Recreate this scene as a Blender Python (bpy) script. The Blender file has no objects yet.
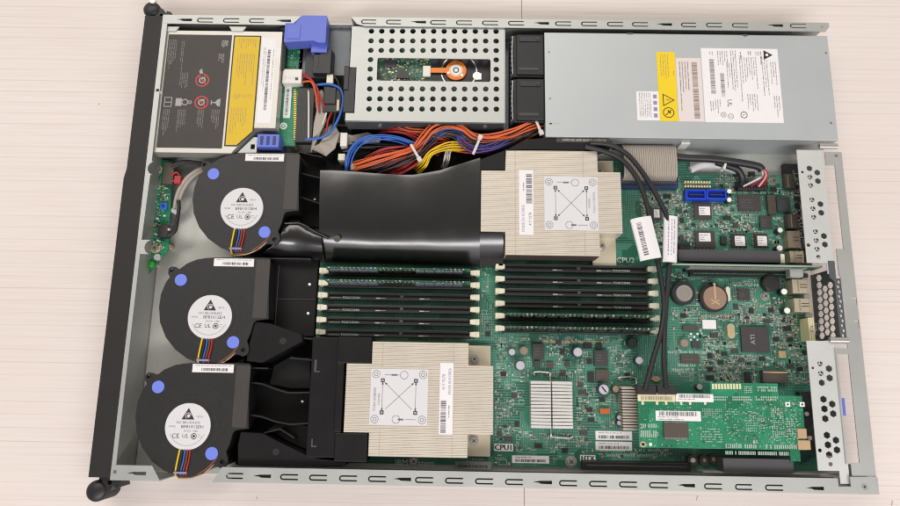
import bpy, math, random
from mathutils import Vector, Euler
from mathutils.geometry import tessellate_polygon

RND = random.Random(7)
SC = 0.01                      # modelling is done in millimetres, 1 scene unit = 100 mm
scene = bpy.context.scene
col = scene.collection

# ------------------------------------------------------------------ camera
CAM = (-34.316, -133.506, 626.4)
ROT = Euler((0.198, 0.006, 0.017), 'XYZ')
FPX = 650.0
RM = ROT.to_matrix()
cd = bpy.data.cameras.new('camera')
cam = bpy.data.objects.new('camera', cd)
col.objects.link(cam)
cam.location = [c * SC for c in CAM]
cam.rotation_euler = ROT
cd.sensor_width = 36.0
cd.lens = 36.0 * FPX / 900.0
cd.clip_start = 0.05
cd.clip_end = 500
scene.camera = cam


def P(px, py, z):
    """survey helper: point of the photograph -> place on the level z (mm)"""
    d = RM @ Vector(((px - 450) / FPX, -(py - 253) / FPX, -1.0))
    t = (z - CAM[2]) / d.z
    return (CAM[0] + t * d.x, CAM[1] + t * d.y)


def R(px0, py0, px1, py1, z):
    mx, my = (px0 + px1) / 2, (py0 + py1) / 2
    return (P(px0, my, z)[0], P(mx, py1, z)[1], P(px1, my, z)[0], P(mx, py0, z)[1])


def PX(px, py, X):
    """survey helper for an upright wall: photograph -> (y, z) on the plane x = X"""
    d = RM @ Vector(((px - 450) / FPX, -(py - 253) / FPX, -1.0))
    t = (X - CAM[0]) / d.x
    return (CAM[1] + t * d.y, CAM[2] + t * d.z)


def PL(pts, z):
    return [P(a, b, z) for a, b in pts]


# ------------------------------------------------------------------ materials
def lin(h):
    h = h.lstrip('#')
    v = [int(h[i:i + 2], 16) / 255 for i in (0, 2, 4)]
    return [x / 12.92 if x <= .04045 else ((x + .055) / 1.055) ** 2.4 for x in v]


def mat(name, hexc, rough=.5, metal=0., var=.12, scale=6., bump=0., bscale=60., rvar=.08, spec=.5, trans=0., coat=0., emit=0.):
    m = bpy.data.materials.new(name)
    m.use_nodes = True
    nt = m.node_tree
    N, L = nt.nodes, nt.links
    b = N['Principled BSDF']
    c = lin(hexc)
    tc = N.new('ShaderNodeTexCoord')
    no = N.new('ShaderNodeTexNoise')
    no.inputs['Scale'].default_value = scale
    no.inputs['Detail'].default_value = 6
    no.inputs['Roughness'].default_value = .65
    L.new(tc.outputs['Object'], no.inputs['Vector'])
    mx = N.new('ShaderNodeMix')
    mx.data_type = 'RGBA'
    mx.inputs[6].default_value = [x * (1 - var) for x in c] + [1]
    mx.inputs[7].default_value = [min(1, x * (1 + var)) for x in c] + [1]
    L.new(no.outputs['Fac'], mx.inputs[0])
    L.new(mx.outputs[2], b.inputs['Base Color'])
    mr = N.new('ShaderNodeMapRange')
    mr.inputs[3].default_value = max(.03, rough - rvar)
    mr.inputs[4].default_value = min(1, rough + rvar)
    L.new(no.outputs['Fac'], mr.inputs[0])
    L.new(mr.outputs[0], b.inputs['Roughness'])
    b.inputs['Metallic'].default_value = metal
    b.inputs['Specular IOR Level'].default_value = spec
    b.inputs['Coat Weight'].default_value = coat
    if trans:
        b.inputs['Transmission Weight'].default_value = trans
    if emit:
        b.inputs['Emission Color'].default_value = c + [1]
        b.inputs['Emission Strength'].default_value = emit
    if bump:
        n2 = N.new('ShaderNodeTexNoise')
        n2.inputs['Scale'].default_value = bscale
        n2.inputs['Detail'].default_value = 4
        L.new(tc.outputs['Object'], n2.inputs['Vector'])
        bp = N.new('ShaderNodeBump')
        bp.inputs['Strength'].default_value = bump
        bp.inputs['Distance'].default_value = .01
        L.new(n2.outputs['Fac'], bp.inputs['Height'])
        L.new(bp.outputs[0], b.inputs['Normal'])
    return m


def pcb_mat(name, dark, mid, light, scale=1.0):
    m = bpy.data.materials.new(name)
    m.use_nodes = True
    nt = m.node_tree
    N, L = nt.nodes, nt.links
    b = N['Principled BSDF']
    tc = N.new('ShaderNodeTexCoord')

    def mixc(f, a, c):
        mx = N.new('ShaderNodeMix')
        mx.data_type = 'RGBA'
        L.new(f, mx.inputs[0])
        for i, v in ((6, a), (7, c)):
            if isinstance(v, list):
                mx.inputs[i].default_value = v + [1]
            else:
                L.new(v, mx.inputs[i])
        return mx.outputs[2]

    def step(v, lo, hi):
        mr = N.new('ShaderNodeMapRange')
        mr.inputs[1].default_value = lo
        mr.inputs[2].default_value = hi
        L.new(v, mr.inputs[0])
        return mr.outputs[0]

    def mul(a, c):
        mm = N.new('ShaderNodeMath')
        mm.operation = 'MULTIPLY'
        L.new(a, mm.inputs[0])
        if isinstance(c, float):
            mm.inputs[1].default_value = c
        else:
            L.new(c, mm.inputs[1])
        return mm.outputs[0]
    big = N.new('ShaderNodeTexVoronoi')
    big.distance = 'CHEBYCHEV'
    big.inputs['Scale'].default_value = 5 * scale
    L.new(tc.outputs['Object'], big.inputs['Vector'])
    sep = N.new('ShaderNodeSeparateColor')
    L.new(big.outputs['Color'], sep.inputs[0])
    base = mixc(step(sep.outputs[0], .35, .65), lin(dark), lin(mid))
    # bundles of parallel traces running one way in some patches, the other way in others
    w1 = N.new('ShaderNodeTexWave')
    w1.bands_direction = 'X'
    w1.inputs['Scale'].default_value = 15 * scale
    w2 = N.new('ShaderNodeTexWave')
    w2.bands_direction = 'Y'
    w2.inputs['Scale'].default_value = 13 * scale
    for w in (w1, w2):
        L.new(tc.outputs['Object'], w.inputs['Vector'])
    no = N.new('ShaderNodeTexNoise')
    no.inputs['Scale'].default_value = 4 * scale
    no.inputs['Detail'].default_value = 5
    L.new(tc.outputs['Object'], no.inputs['Vector'])
    t1 = mul(step(w1.outputs['Fac'], .75, .95), step(sep.outputs[1], .5, .55))
    t2 = mul(step(w2.outputs['Fac'], .75, .95), step(sep.outputs[2], .5, .55))
    c1 = mixc(mul(t1, .55), base, lin(light))
    c2 = mixc(mul(t2, .5), c1, lin(light))
    vi = N.new('ShaderNodeTexVoronoi')
    vi.inputs['Scale'].default_value = 34 * scale
    L.new(tc.outputs['Object'], vi.inputs['Vector'])
    dots = mul(step(vi.outputs['Distance'], .22, .12), step(no.outputs['Fac'], .46, .56))
    c3 = mixc(mul(dots, .7), c2, lin('#9fb7a4'))
    c4 = mixc(mul(step(no.outputs['Fac'], .62, .35), .35), c3, lin(dark))
    L.new(c4, b.inputs['Base Color'])
    b.inputs['Roughness'].default_value = .42
    bp = N.new('ShaderNodeBump')
    bp.inputs['Strength'].default_value = .15
    bp.inputs['Distance'].default_value = .004
    L.new(w1.outputs['Fac'], bp.inputs['Height'])
    L.new(bp.outputs[0], b.inputs['Normal'])
    return m


def table_mat():
    m = bpy.data.materials.new('laminate')
    m.use_nodes = True
    nt = m.node_tree
    N, L = nt.nodes, nt.links
    b = N['Principled BSDF']
    tc = N.new('ShaderNodeTexCoord')

    def noise(sx, sy, sc, det=4, off=0):
        mp = N.new('ShaderNodeMapping')
        mp.inputs['Scale'].default_value = (sx, sy, 1)
        mp.inputs['Location'].default_value = (off, off * .7, 0)
        L.new(tc.outputs['Object'], mp.inputs[0])
        n = N.new('ShaderNodeTexNoise')
        n.inputs['Scale'].default_value = sc
        n.inputs['Detail'].default_value = det
        L.new(mp.outputs[0], n.inputs['Vector'])
        return n.outputs['Fac']

    def step(v, lo, hi, a=0., c=1.):
        mr = N.new('ShaderNodeMapRange')
        mr.inputs[1].default_value = lo
        mr.inputs[2].default_value = hi
        mr.inputs[3].default_value = a
        mr.inputs[4].default_value = c
        L.new(v, mr.inputs[0])
        return mr.outputs[0]

    def mixc(f, a, c):
        mx = N.new('ShaderNodeMix')
        mx.data_type = 'RGBA'
        L.new(f, mx.inputs[0])
        for i, v in ((6, a), (7, c)):
            if isinstance(v, list):
                mx.inputs[i].default_value = v + [1]
            else:
                L.new(v, mx.inputs[i])
        return mx.outputs[2]
    tone = mixc(step(noise(.12, .3, 1.0, 3), .35, .65), lin('#dbd1ca'), lin('#e2d9d3'))
    g1 = noise(.04, 1., 30, 5)          # fine grain that runs along x
    c1 = mixc(step(g1, .45, .68, 0, .30), tone, lin('#d3c3ba'))

    def ruled(scale, lo, hi, dist, amt, off, c0):
        wav = N.new('ShaderNodeTexWave')
        wav.bands_direction = 'Y'
        wav.wave_profile = 'SAW'
        wav.inputs['Scale'].default_value = scale
        wav.inputs['Distortion'].default_value = dist
        wav.inputs['Detail'].default_value = 3
        wav.inputs['Detail Scale'].default_value = .35
        wav.inputs['Phase Offset'].default_value = off
        mp = N.new('ShaderNodeMapping')
        mp.inputs['Scale'].default_value = (.07, 1, 1)
        mp.inputs['Location'].default_value = (off, 0, 0)
        L.new(tc.outputs['Object'], mp.inputs[0])
        L.new(mp.outputs[0], wav.inputs['Vector'])
        mm = N.new('ShaderNodeMath')
        mm.operation = 'MULTIPLY'
        L.new(step(wav.outputs['Fac'], lo, hi), mm.inputs[0])
        L.new(step(noise(.2, 1.1, 2.4, 3, 5 + off), .36, .62, amt * .1, amt), mm.inputs[1])
        return mixc(mm.outputs[0], c0, lin('#a8928a'))
    c2 = ruled(2.6, .90, .97, 1.3, .30, 0, c1)
    c2 = ruled(6.1, .86, .98, 1.0, .22, 3, c2)
    L.new(c2, b.inputs['Base Color'])
    L.new(step(g1, .3, .7, .42, .6), b.inputs['Roughness'])
    b.inputs['Specular IOR Level'].default_value = .3
    bp = N.new('ShaderNodeBump')
    bp.inputs['Strength'].default_value = .12
    bp.inputs['Distance'].default_value = .006
    L.new(g1, bp.inputs['Height'])
    L.new(bp.outputs[0], b.inputs['Normal'])
    return m


M = {}
def dm(k, *a, **kw):
    M[k] = mat(k, *a, **kw)
dm('steel', '#b6b8b4', .45, .55, var=.08, scale=3, bump=.05, bscale=90)
dm('steel_floor', '#c6c7bf', .4, .3, var=.16, scale=2.5, bump=.05, bscale=70)
dm('cover_steel', '#cfd1ce', .45, .4, var=.08, scale=3, bump=.05, bscale=90)
dm('riser_edge', '#93a596', .5, var=.1, scale=12)
dm('fan_black', '#141416', .45, var=.15)
dm('blue_black', '#1d2028', .4, var=.15)
dm('port_silver', '#cfc3ab', .3, .55, var=.1, scale=10)
dm('seam', '#937663', .6, var=.2)
dm('shade_liner', '#3a3a38', .6, .2, var=.2)  # dark colour of the added sheets that stand in for shade behind openings
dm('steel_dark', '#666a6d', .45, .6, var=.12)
dm('psu_steel', '#b9bebf', .48, .45, var=.08, scale=1.1, rvar=.16, bump=.05, bscale=120)
dm('bright_metal', '#c6c4be', .3, .85, var=.08)
dm('drive_case', '#bdbab2', .4, .5, var=.06)
dm('black_plastic', '#1f1e1e', .42, var=.18, scale=4, bump=.08, bscale=130)
dm('fan_plastic', '#212020', .44, var=.10, scale=5, bump=.12, bscale=160)
dm('fan_lip', '#3d3936', .5, var=.10, scale=5, bump=.1, bscale=160)
dm('bezel_plastic', '#1b1817', .55, var=.2, scale=5, bump=.15, bscale=110)
dm('duct_gloss', '#161514', .21, var=.25, scale=1.7, bump=.16, bscale=1.8, rvar=.10, spec=1.0)
dm('duct_matte', '#121112', .42, spec=.3, var=.25, scale=4, bump=.06, bscale=90)
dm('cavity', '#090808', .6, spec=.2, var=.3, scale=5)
dm('slot_plastic', '#1d1e1d', .45, var=.15)
dm('slot_ridge', '#3d4340', .4, var=.15)
dm('grey_plastic', '#47464a', .5, var=.1)
dm('latch', '#d8d4bd', .45, var=.1, scale=12)
dm('white_plastic', '#dddad2', .45, var=.06)
dm('clear_tie', '#c9c7c6', .3, var=.06)
dm('blue_plastic', '#5b6bc4', .42, var=.07, spec=.5)
dm('blue_dot', '#6d80dc', .5, var=.05)
dm('blue_sata', '#1741c4', .38, var=.1)
dm('blue_navy', '#27345f', .45, var=.1)
dm('fin', '#d5ccbd', .42, .35, var=.09, scale=5, bump=.04, bscale=40)
dm('fin_gap', '#b3a48c', .6, .2, var=.1)
dm('copper_base', '#d6ccb4', .35, .4, var=.08)
dm('silver_fin', '#dad9d4', .4, .4, var=.06)
dm('ribbed_fin', '#b9b1a4', .45, .3, var=.08)
dm('paper', '#e3e1e0', .62, var=.035, scale=9)
dm('paper_dot', '#d2d1d3', .6, var=.03)
dm('paper_pink', '#d9cfcb', .6, var=.03)
dm('paper_cream', '#d9d2a8', .6, var=.05)
dm('paper_yellow', '#e6c713', .55, var=.04)
dm('drive_yellow', '#d2b01d', .5, var=.05)
dm('drive_black', '#37322f', .5, var=.08, scale=5)
dm('ink', '#2b2a2c', .6, var=.1)
dm('ink_grey', '#625f66', .6, var=.1)
dm('ink_pale', '#a39e99', .6, var=.05)
dm('ink_brown', '#8a7a70', .6, var=.1)
dm('ink_violet', '#8b86ad', .6, var=.1)
dm('red', '#c23a3c', .5, var=.1)
dm('chip', '#3d3b3c', .5, var=.12, scale=10)
dm('chip_dark', '#262626', .45, var=.12, scale=10)
dm('chip_brown', '#4d443d', .5, var=.12, scale=10)
dm('pins', '#a5a59a', .4, .6, var=.1)
dm('gold', '#d8b75c', .35, .7, var=.1)
dm('brass', '#d3c09a', .35, .5, var=.12)
dm('cell', '#c8a893', .24, .7, var=.12, scale=8)
dm('cap_top', '#d2ced3', .35, .4, var=.08)
dm('cap_side', '#3d3560', .4, var=.1)
dm('cap_brass', '#a89a86', .35, .5, var=.08)
dm('tan', '#b79a76', .5, var=.15)
dm('smd_grey', '#8e928a', .45, .3, var=.15)
dm('smd_white', '#b4b8ad', .5, var=.1)
dm('silk', '#a9bcae', .6, var=.1)
dm('silk_white', '#e2e5de', .6, var=.05)
dm('orange_part', '#b65f2c', .4, var=.1)
dm('led_green', '#2d9436', .3, var=.05)
dm('led_blue', '#3f78b4', .35, var=.08)
dm('led_white', '#f0eee6', .3, var=.04)
dm('w_orange', '#d5622f', .42, var=.12)
dm('w_red', '#a32a28', .42, var=.12)
dm('w_black', '#232224', .45, var=.15)
dm('w_grey', '#4b4648', .45, var=.12)
dm('w_yellow', '#e0bd1c', .42, var=.1)
dm('w_blue', '#2f63b8', .42, var=.12)
dm('w_violet', '#4c3f94', .42, var=.12)
dm('w_white', '#d3cec2', .45, var=.06)
dm('w_brown', '#7b4224', .45, var=.12)
dm('ribbon', '#a79e93', .55, var=.1, scale=5)
dm('flex', '#cf6f1d', .35, .2, var=.12)
dm('module_chip', '#7d8390', .35, .4, var=.12)
M['pcb'] = pcb_mat('pcb', '#1f5e4b', '#3b8069', '#83ab99')
M['pcb_card'] = pcb_mat('pcb_card', '#0d6a49', '#17805a', '#3f9d75', 1.3)
M['pcb_dark'] = pcb_mat('pcb_dark', '#12402f', '#1f5a42', '#5a8a70', 1.6)
M['table'] = table_mat()


# ------------------------------------------------------------------ mesh builder (all coordinates in mm, world axes)
TXT = {}
def text_geo(s):
    if s not in TXT:
        cu = bpy.data.curves.new('t', 'FONT')
        cu.body = s
        cu.size = 1
        cu.resolution_u = 2
        cu.align_x = 'CENTER'
        cu.align_y = 'CENTER'
        ob = bpy.data.objects.new('t', cu)
        me = bpy.data.meshes.new_from_object(ob)
        TXT[s] = ([tuple(v.co) for v in me.vertices], [tuple(p.vertices) for p in me.polygons])
        bpy.data.objects.remove(ob)
        bpy.data.curves.remove(cu)
        bpy.data.meshes.remove(me)
    return TXT[s]


class MB:
    def __init__(self):
        self.v, self.f, self.mi, self.sm, self.slots = [], [], [], [], []

    def m(self, k):
        if k not in self.slots:
            self.slots.append(k)
        return self.slots.index(k)

    def add(self, vs, fs, k, smooth=False):
        o = len(self.v)
        i = self.m(k)
        self.v += [tuple(p) for p in vs]
        for f in fs:
            self.f.append([a + o for a in f])
            self.mi.append(i)
            self.sm.append(smooth)
        return self

    def box(self, x0, y0, z0, x1, y1, z1, k):
        return self.add([(x0, y0, z0), (x1, y0, z0), (x1, y1, z0), (x0, y1, z0), (x0, y0, z1), (x1, y0, z1), (x1, y1, z1), (x0, y1, z1)],
                        [(3, 2, 1, 0), (4, 5, 6, 7), (0, 1, 5, 4), (1, 2, 6, 5), (2, 3, 7, 6), (3, 0, 4, 7)], k)

    def rbox(self, r, z0, z1, k, g=0):
        return self.box(r[0] - g, r[1] - g, z0, r[2] + g, r[3] + g, z1, k)

    def obox(self, cx, cy, z0, z1, lx, ly, ang, k):
        ca, sa = math.cos(ang), math.sin(ang)
        pts = [(cx + a * ca - b * sa, cy + a * sa + b * ca) for a, b in ((-lx / 2, -ly / 2), (lx / 2, -ly / 2), (lx / 2, ly / 2), (-lx / 2, ly / 2))]
        return self.plate(pts, [], z0, z1, k)

    def quad(self, x0, y0, x1, y1, z, k):
        return self.add([(x0, y0, z), (x1, y0, z), (x1, y1, z), (x0, y1, z)], [(0, 1, 2, 3)], k)

    def plate(self, outer, holes, z0, z1, k, kside=None):
        def area(p):
            return sum(p[i - 1][0] * p[i][1] - p[i][0] * p[i - 1][1] for i in range(len(p)))
        if area(outer) < 0:
            outer = outer[::-1]
        holes = [h if area(h) < 0 else h[::-1] for h in holes]
        loops = [outer] + holes
        flat = [p for l in loops for p in l]
        tri = tessellate_polygon([[Vector((p[0], p[1], 0)) for p in l] for l in loops])
        n = len(flat)
        vs = [(p[0], p[1], z1) for p in flat] + [(p[0], p[1], z0) for p in flat]
        ft = []
        for t in tri:
            a, b, c = (flat[i] for i in t)
            s = (b[0] - a[0]) * (c[1] - a[1]) - (c[0] - a[0]) * (b[1] - a[1])
            if abs(s) < 1e-9:
                continue
            ft.append(tuple(t) if s > 0 else tuple(t)[::-1])
        fs = ft + [tuple(i + n for i in t[::-1]) for t in ft]
        self.add(vs, fs, k)
        o = 0
        side = []
        for l in loops:
            c = len(l)
            for i in range(c):
                a, b = o + i, o + (i + 1) % c
                side.append((b, a, a + n, b + n)[::-1] if False else (a, a + n, b + n, b))
            o += c
        self.add(vs, side, kside or k)
        return self

    def cyl(self, cx, cy, z0, z1, r, k, n=24, r2=None, ktop=None):
        r2 = r if r2 is None else r2
        vs = [(cx + r * math.cos(2 * math.pi * i / n), cy + r * math.sin(2 * math.pi * i / n), z0) for i in range(n)]
        vs += [(cx + r2 * math.cos(2 * math.pi * i / n), cy + r2 * math.sin(2 * math.pi * i / n), z1) for i in range(n)]
        self.add(vs, [(i, (i + 1) % n, (i + 1) % n + n, i + n) for i in range(n)], k, True)
        self.add(vs[n:], [tuple(range(n))], ktop or k)
        self.add(vs[:n], [tuple(range(n))[::-1]], k)
        return self

    def dome(self, cx, cy, z0, r, h, k, n=20, m=5):
        vs, fs = [], []
        for j in range(m):
            a = j / m * math.pi / 2
            vs += [(cx + r * math.cos(a) * math.cos(2 * math.pi * i / n), cy + r * math.cos(a) * math.sin(2 * math.pi * i / n), z0 + h * math.sin(a)) for i in range(n)]
        vs.append((cx, cy, z0 + h))
        for j in range(m - 1):
            fs += [(j * n + i, j * n + (i + 1) % n, (j + 1) * n + (i + 1) % n, (j + 1) * n + i) for i in range(n)]
        fs += [((m - 1) * n + i, (m - 1) * n + (i + 1) % n, m * n) for i in range(n)]
        return self.add(vs, fs, k, True)

    def ring(self, cx, cy, z, r0, r1, k, n=32, a0=0, a1=2 * math.pi, h=0):
        full = abs(a1 - a0) > 6.28
        c = n if full else n + 1
        vs = []
        for i in range(c):
            a = a0 + (a1 - a0) * i / n
            vs += [(cx + r0 * math.cos(a), cy + r0 * math.sin(a), z), (cx + r1 * math.cos(a), cy + r1 * math.sin(a), z)]
        fs = [(2 * i, 2 * i + 1, (2 * i + 3) % (2 * c), (2 * i + 2) % (2 * c)) for i in range(n)]
        return self.add(vs, fs, k)

    def tube(self, pts, r, k, n=8, sub=5, flat=1.0):
        pts = [Vector(p) for p in pts]
        if sub > 1 and len(pts) > 2:
            out = []
            for i in range(len(pts) - 1):
                p0, p1, p2, p3 = pts[max(0, i - 1)], pts[i], pts[i + 1], pts[min(len(pts) - 1, i + 2)]
                for s in range(sub):
                    t = s / sub
                    out.append(.5 * (2 * p1 + (p2 - p0) * t + (2 * p0 - 5 * p1 + 4 * p2 - p3) * t * t + (3 * p1 - p0 - 3 * p2 + p3) * t ** 3))
            out.append(pts[-1])
            pts = out
        vs, fs = [], []
        for i, p in enumerate(pts):
            d = (pts[min(i + 1, len(pts) - 1)] - pts[max(i - 1, 0)])
            if d.length < 1e-6:
                d = Vector((1, 0, 0))
            d.normalize()
            side = d.cross(Vector((0, 0, 1)))
            if side.length < .05:
                side = Vector((1, 0, 0))
            side.normalize()
            up = side.cross(d)
            for j in range(n):
                a = 2 * math.pi * j / n
                vs.append(tuple(p + side * (r * math.cos(a)) + up * (r * flat * math.sin(a))))
        for i in range(len(pts) - 1):
            fs += [(i * n + j, (i + 1) * n + j, (i + 1) * n + (j + 1) % n, i * n + (j + 1) % n) for j in range(n)]
        self.add(vs, fs, k, True)
        self.add(vs[:n], [tuple(range(n))], k)
        self.add(vs[-n:], [tuple(range(n))[::-1]], k)
        return self

    def text(self, s, cx, cy, z, h, k, ang=0., sx=1.):
        vs, fs = text_geo(s)
        ca, sa = math.cos(ang), math.sin(ang)
        return self.add([(cx + (x * h * sx) * ca - y * h * sa, cy + (x * h * sx) * sa + y * h * ca, z) for x, y, _ in vs], fs, k)

    def lines(self, r, z, k, pitch=2., th=.7, vertical=False, fill=.9, ragged=True, rnd=None, word=(2, 7), gap=.8):
        """rows of small print inside the rectangle r"""
        rnd = rnd or RND
        x0, y0, x1, y1 = r
        a0, a1, b0, b1 = (y0, y1, x0, x1) if vertical else (x0, x1, y0, y1)
        b = b1 - pitch / 2
        while b > b0 + th / 2:
            end = a0 + (a1 - a0) * (fill if not ragged else rnd.uniform(.45, 1) * fill)
            p = a0
            while p < end:
                l = min(rnd.uniform(*word), end - p)
                if l > .3:
                    q = p
                    while q < p + l:           # letters
                        w = min(rnd.uniform(.45, .8), p + l - q)
                        t0, t1 = (b - th / 2, b + th / 2)
                        if rnd.random() < .4:
                            t1 -= th * .3
                        if vertical:          # reads downwards: starts at the top
                            self.quad(b1 - b + b0 - th / 2 if False else t0, a1 - (q - a0) - w, t1, a1 - (q - a0), z, k)
                        else:
                            self.quad(q, t0, q + w, t1, z, k)
                        q += w + .22
                p += l + gap
            b -= pitch
        return self

    def barcode(self, r, z, k, vertical=False, rnd=None, step=.9):
        rnd = rnd or RND
        x0, y0, x1, y1 = r
        p, e = (y0, y1) if vertical else (x0, x1)
        while p < e:
            w = min(rnd.choice((.35, .35, .7, 1.05)) * step, e - p)
            if vertical:
                self.quad(x0, p, x1, p + w, z, k)
            else:
                self.quad(p, y0, p + w, y1, z, k)
            p += w + rnd.choice((.35, .35, .7)) * step
        return self

    def build(self, name, parent=None, loc=None, bevel=0., label=None, kind=None, segs=2):
        me = bpy.data.meshes.new(name)
        o = Vector((0, 0, 0))
        if parent is not None:
            o = Vector(parent['_o'])
        elif loc is not None:
            o = Vector((loc[0], loc[1], loc[2] if len(loc) > 2 else 0))
        me.from_pydata([((x - o.x) * SC, (y - o.y) * SC, (z - o.z) * SC) for x, y, z in self.v], [], self.f)
        for k in self.slots:
            me.materials.append(M[k])
        me.polygons.foreach_set('material_index', self.mi)
        me.polygons.foreach_set('use_smooth', self.sm)
        me.validate()
        me.update()
        ob = bpy.data.objects.new(name, me)
        col.objects.link(ob)
        if parent is not None:
            ob.parent = parent
        else:
            ob.location = o * SC
        ob['_o'] = tuple(o)
        if bevel:
            b = ob.modifiers.new('bevel', 'BEVEL')
            b.width = bevel * SC
            b.segments = segs
            b.limit_method = 'ANGLE'
            b.angle_limit = math.radians(50)
            b.harden_normals = False
        if label:
            ob['label'] = label
        if kind:
            ob['kind'] = kind
        return ob


def thing(name, label, cat, loc, group=None):
    o = bpy.data.objects.new(name, None)
    o.empty_display_size = .1
    col.objects.link(o)
    loc = (loc[0], loc[1], loc[2] if len(loc) > 2 else 0)
    o.location = [c * SC for c in loc]
    o['_o'] = loc
    tag(o, label, cat, group)
    return o


def tag(o, label, cat, group=None):
    o['label'] = label
    o['category'] = cat
    if group:
        o['group'] = group
    return o


def dup(root, dx, dy, label):
    r = root.copy()
    col.objects.link(r)
    r.location = (root.location.x + dx * SC, root.location.y + dy * SC, root.location.z)
    r['label'] = label
    for ch in list(root.children):
        c = ch.copy()
        col.objects.link(c)
        c.parent = r
        for g in list(ch.children):
            d = g.copy()
            col.objects.link(d)
            d.parent = c
    return r


def screw(mb, x, y, z0, z1, r, k='bright_metal'):
    mb.cyl(x, y, z0, z1, r, k, 18, r * .85)
    mb.obox(x, y, z1 - .05, z1 + .04, r * 1.1, r * .22, .7, 'ink')
    mb.obox(x, y, z1 - .05, z1 + .06, r * 1.1, r * .22, .7 + math.pi / 2, 'ink')


def circ(cx, cy, r, n=16, ph=0.):
    return [(cx + r * math.cos(2 * math.pi * i / n + ph), cy + r * math.sin(2 * math.pi * i / n + ph)) for i in range(n)]


HL, HW = 328.2, 220.0
FLOOR = 1.5
# ================================================================== SETTING
tb = MB()
tb.quad(-1600, -1400, 1600, 1400, 0, 'table')
a = P(520, 8, 0)
b_ = P(526.5, 498, 0)
jx = (a[0] + b_[0]) / 2
tb.plate([(jx - .35, -1400), (jx + .1, -1400), (jx + .35, 200), (jx + .1, 300), (jx + .6, 1400), (jx, 1400), (jx - .6, 300), (jx - .3, 200)], [], .03, .06, 'seam')
for px, py, w, h in ((257, 498, .5, 2.2), (697, 498, .6, 4.2), (892, 503, .7, 4.5), (99, 104, 1.2, 1.2), (869, 376, .7, .7)):
    x, y = P(px, py, 0)
    tb.obox(x, y, .03, .07, w, h, -.25, 'ink_brown')
t = tb.build('table_surface')
t['kind'] = 'structure'

# ================================================================== CHASSIS
ch = thing('server_chassis', 'open grey sheet steel rack server tray lying flat on the pale wooden surface', 'server case', (0, 0, 0))


def c_slot(cx0, cx1, cy, h=2.5, t=1.2):
    n = 8
    o = [(cx1, cy + h)]
    for i in range(n + 1):
        a = math.pi / 2 + math.pi * i / n
        o.append((cx0 + h + h * math.cos(a), cy + h * math.sin(a)))
    o += [(cx1, cy - h), (cx1, cy - h + t)]
    for i in range(n + 1):
        a = math.pi * 1.5 - math.pi * i / n
        o.append((cx0 + h + (h - t) * math.cos(a), cy + (h - t) * math.sin(a)))
    o.append((cx1, cy + h - t))
    return o


def wedge(x0, x1, cy):
    return [(x0, cy + .5), (x0 + 6, cy + 1.5), (x1, cy + 1.7), (x1, cy - 1.2), (x0 + 7, cy - 1.0), (x0 + 5, cy - .1)]


def slab(poly, x, s):
    """part of a polygon on one side of a cross cut"""
    out = []
    for i in range(len(poly)):
        a, b = poly[i - 1], poly[i]
        ia, ib = s * (a[0] - x) >= 0, s * (b[0] - x) >= 0
        if ia != ib:
            t = (x - a[0]) / (b[0] - a[0])
            out.append((x, a[1] + (b[1] - a[1]) * t))
        if ib:
            out.append(b)
    return out


def rail(outer, cs, ws, pyc, side):
    mb = MB()
    holes = []
    for a, b in cs:
        x0, y = P(a, pyc(a), 43)
        x1, _ = P(b, pyc(b), 43)
        holes.append(c_slot(x0, x1, y))
    for a, b in ws:
        x0, y = P(a, pyc(a), 43)
        x1, _ = P(b, pyc(b), 43)
        holes.append(wedge(x0, x1, y))
    holes.sort(key=lambda h: min(p[0] for p in h))
    cuts = [-1e4] + [(max(p[0] for p in a) + min(p[0] for p in b)) / 2 for a, b in zip(holes, holes[1:])] + [1e4]
    for h, lo, hi in zip(holes, cuts, cuts[1:]):
        mb.plate(slab(slab(outer, lo, 1), hi, -1), [h], 42.02, 43, 'steel')
    ys = [p[1] for p in outer]
    xs = [p[0] for p in outer]
    d = 1.2 * side
    mb.box(min(xs) + 16, max(min(ys), min(ys) - d if side < 0 else min(ys)) + .6, 39.6, max(xs) - 36, max(ys) - .9, 40.2, 'shade_liner')  # dark sheet added below the flange so its slots read as shaded
    return mb


tray = MB()
rx = P(803, 310, FLOOR)[0]
tray.box(-HL + 2, -HW + 1.2, .4, 302, HW - 1.2, FLOOR, 'steel_floor')
tray.build('tray', ch)

# the two long side walls with their slotted flanges
top_y = lambda px: 20.2 + (px - 185) * .0133
pyc = lambda px: 20.0 + (px - 177) * (26.0 - 20.0) / (806 - 177) - .2
xg0, xg1 = P(301, 20, 43)[0], P(351, 20, 43)[0]
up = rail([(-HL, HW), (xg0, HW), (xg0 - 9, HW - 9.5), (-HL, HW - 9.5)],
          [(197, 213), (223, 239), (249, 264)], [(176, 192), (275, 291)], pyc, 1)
up.box(-HL, HW - 1, .4, xg0, HW, 42, 'steel')
o_ = up.build('side_wall', ch)
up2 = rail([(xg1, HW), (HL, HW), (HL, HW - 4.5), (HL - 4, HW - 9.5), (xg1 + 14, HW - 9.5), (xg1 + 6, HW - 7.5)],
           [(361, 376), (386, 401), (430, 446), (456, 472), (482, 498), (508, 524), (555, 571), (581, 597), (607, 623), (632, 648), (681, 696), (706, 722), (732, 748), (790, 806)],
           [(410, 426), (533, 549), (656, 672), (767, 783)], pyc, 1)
up2.box(xg1, HW - 1, .4, HL, HW, 42, 'steel')
x, y = P(822, 27, 43)
screw(up2, x, y, 42.8, 43.3, 1.6, 'steel')
up2.build('side_wall', ch)
sh = MB()                                  # recess behind the blue latch
r = R(300, 22, 350, 75, 24)
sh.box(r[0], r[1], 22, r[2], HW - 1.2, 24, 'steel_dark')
sh.box(xg0, HW - 1, 1, xg1, HW, 30, 'steel')
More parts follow.
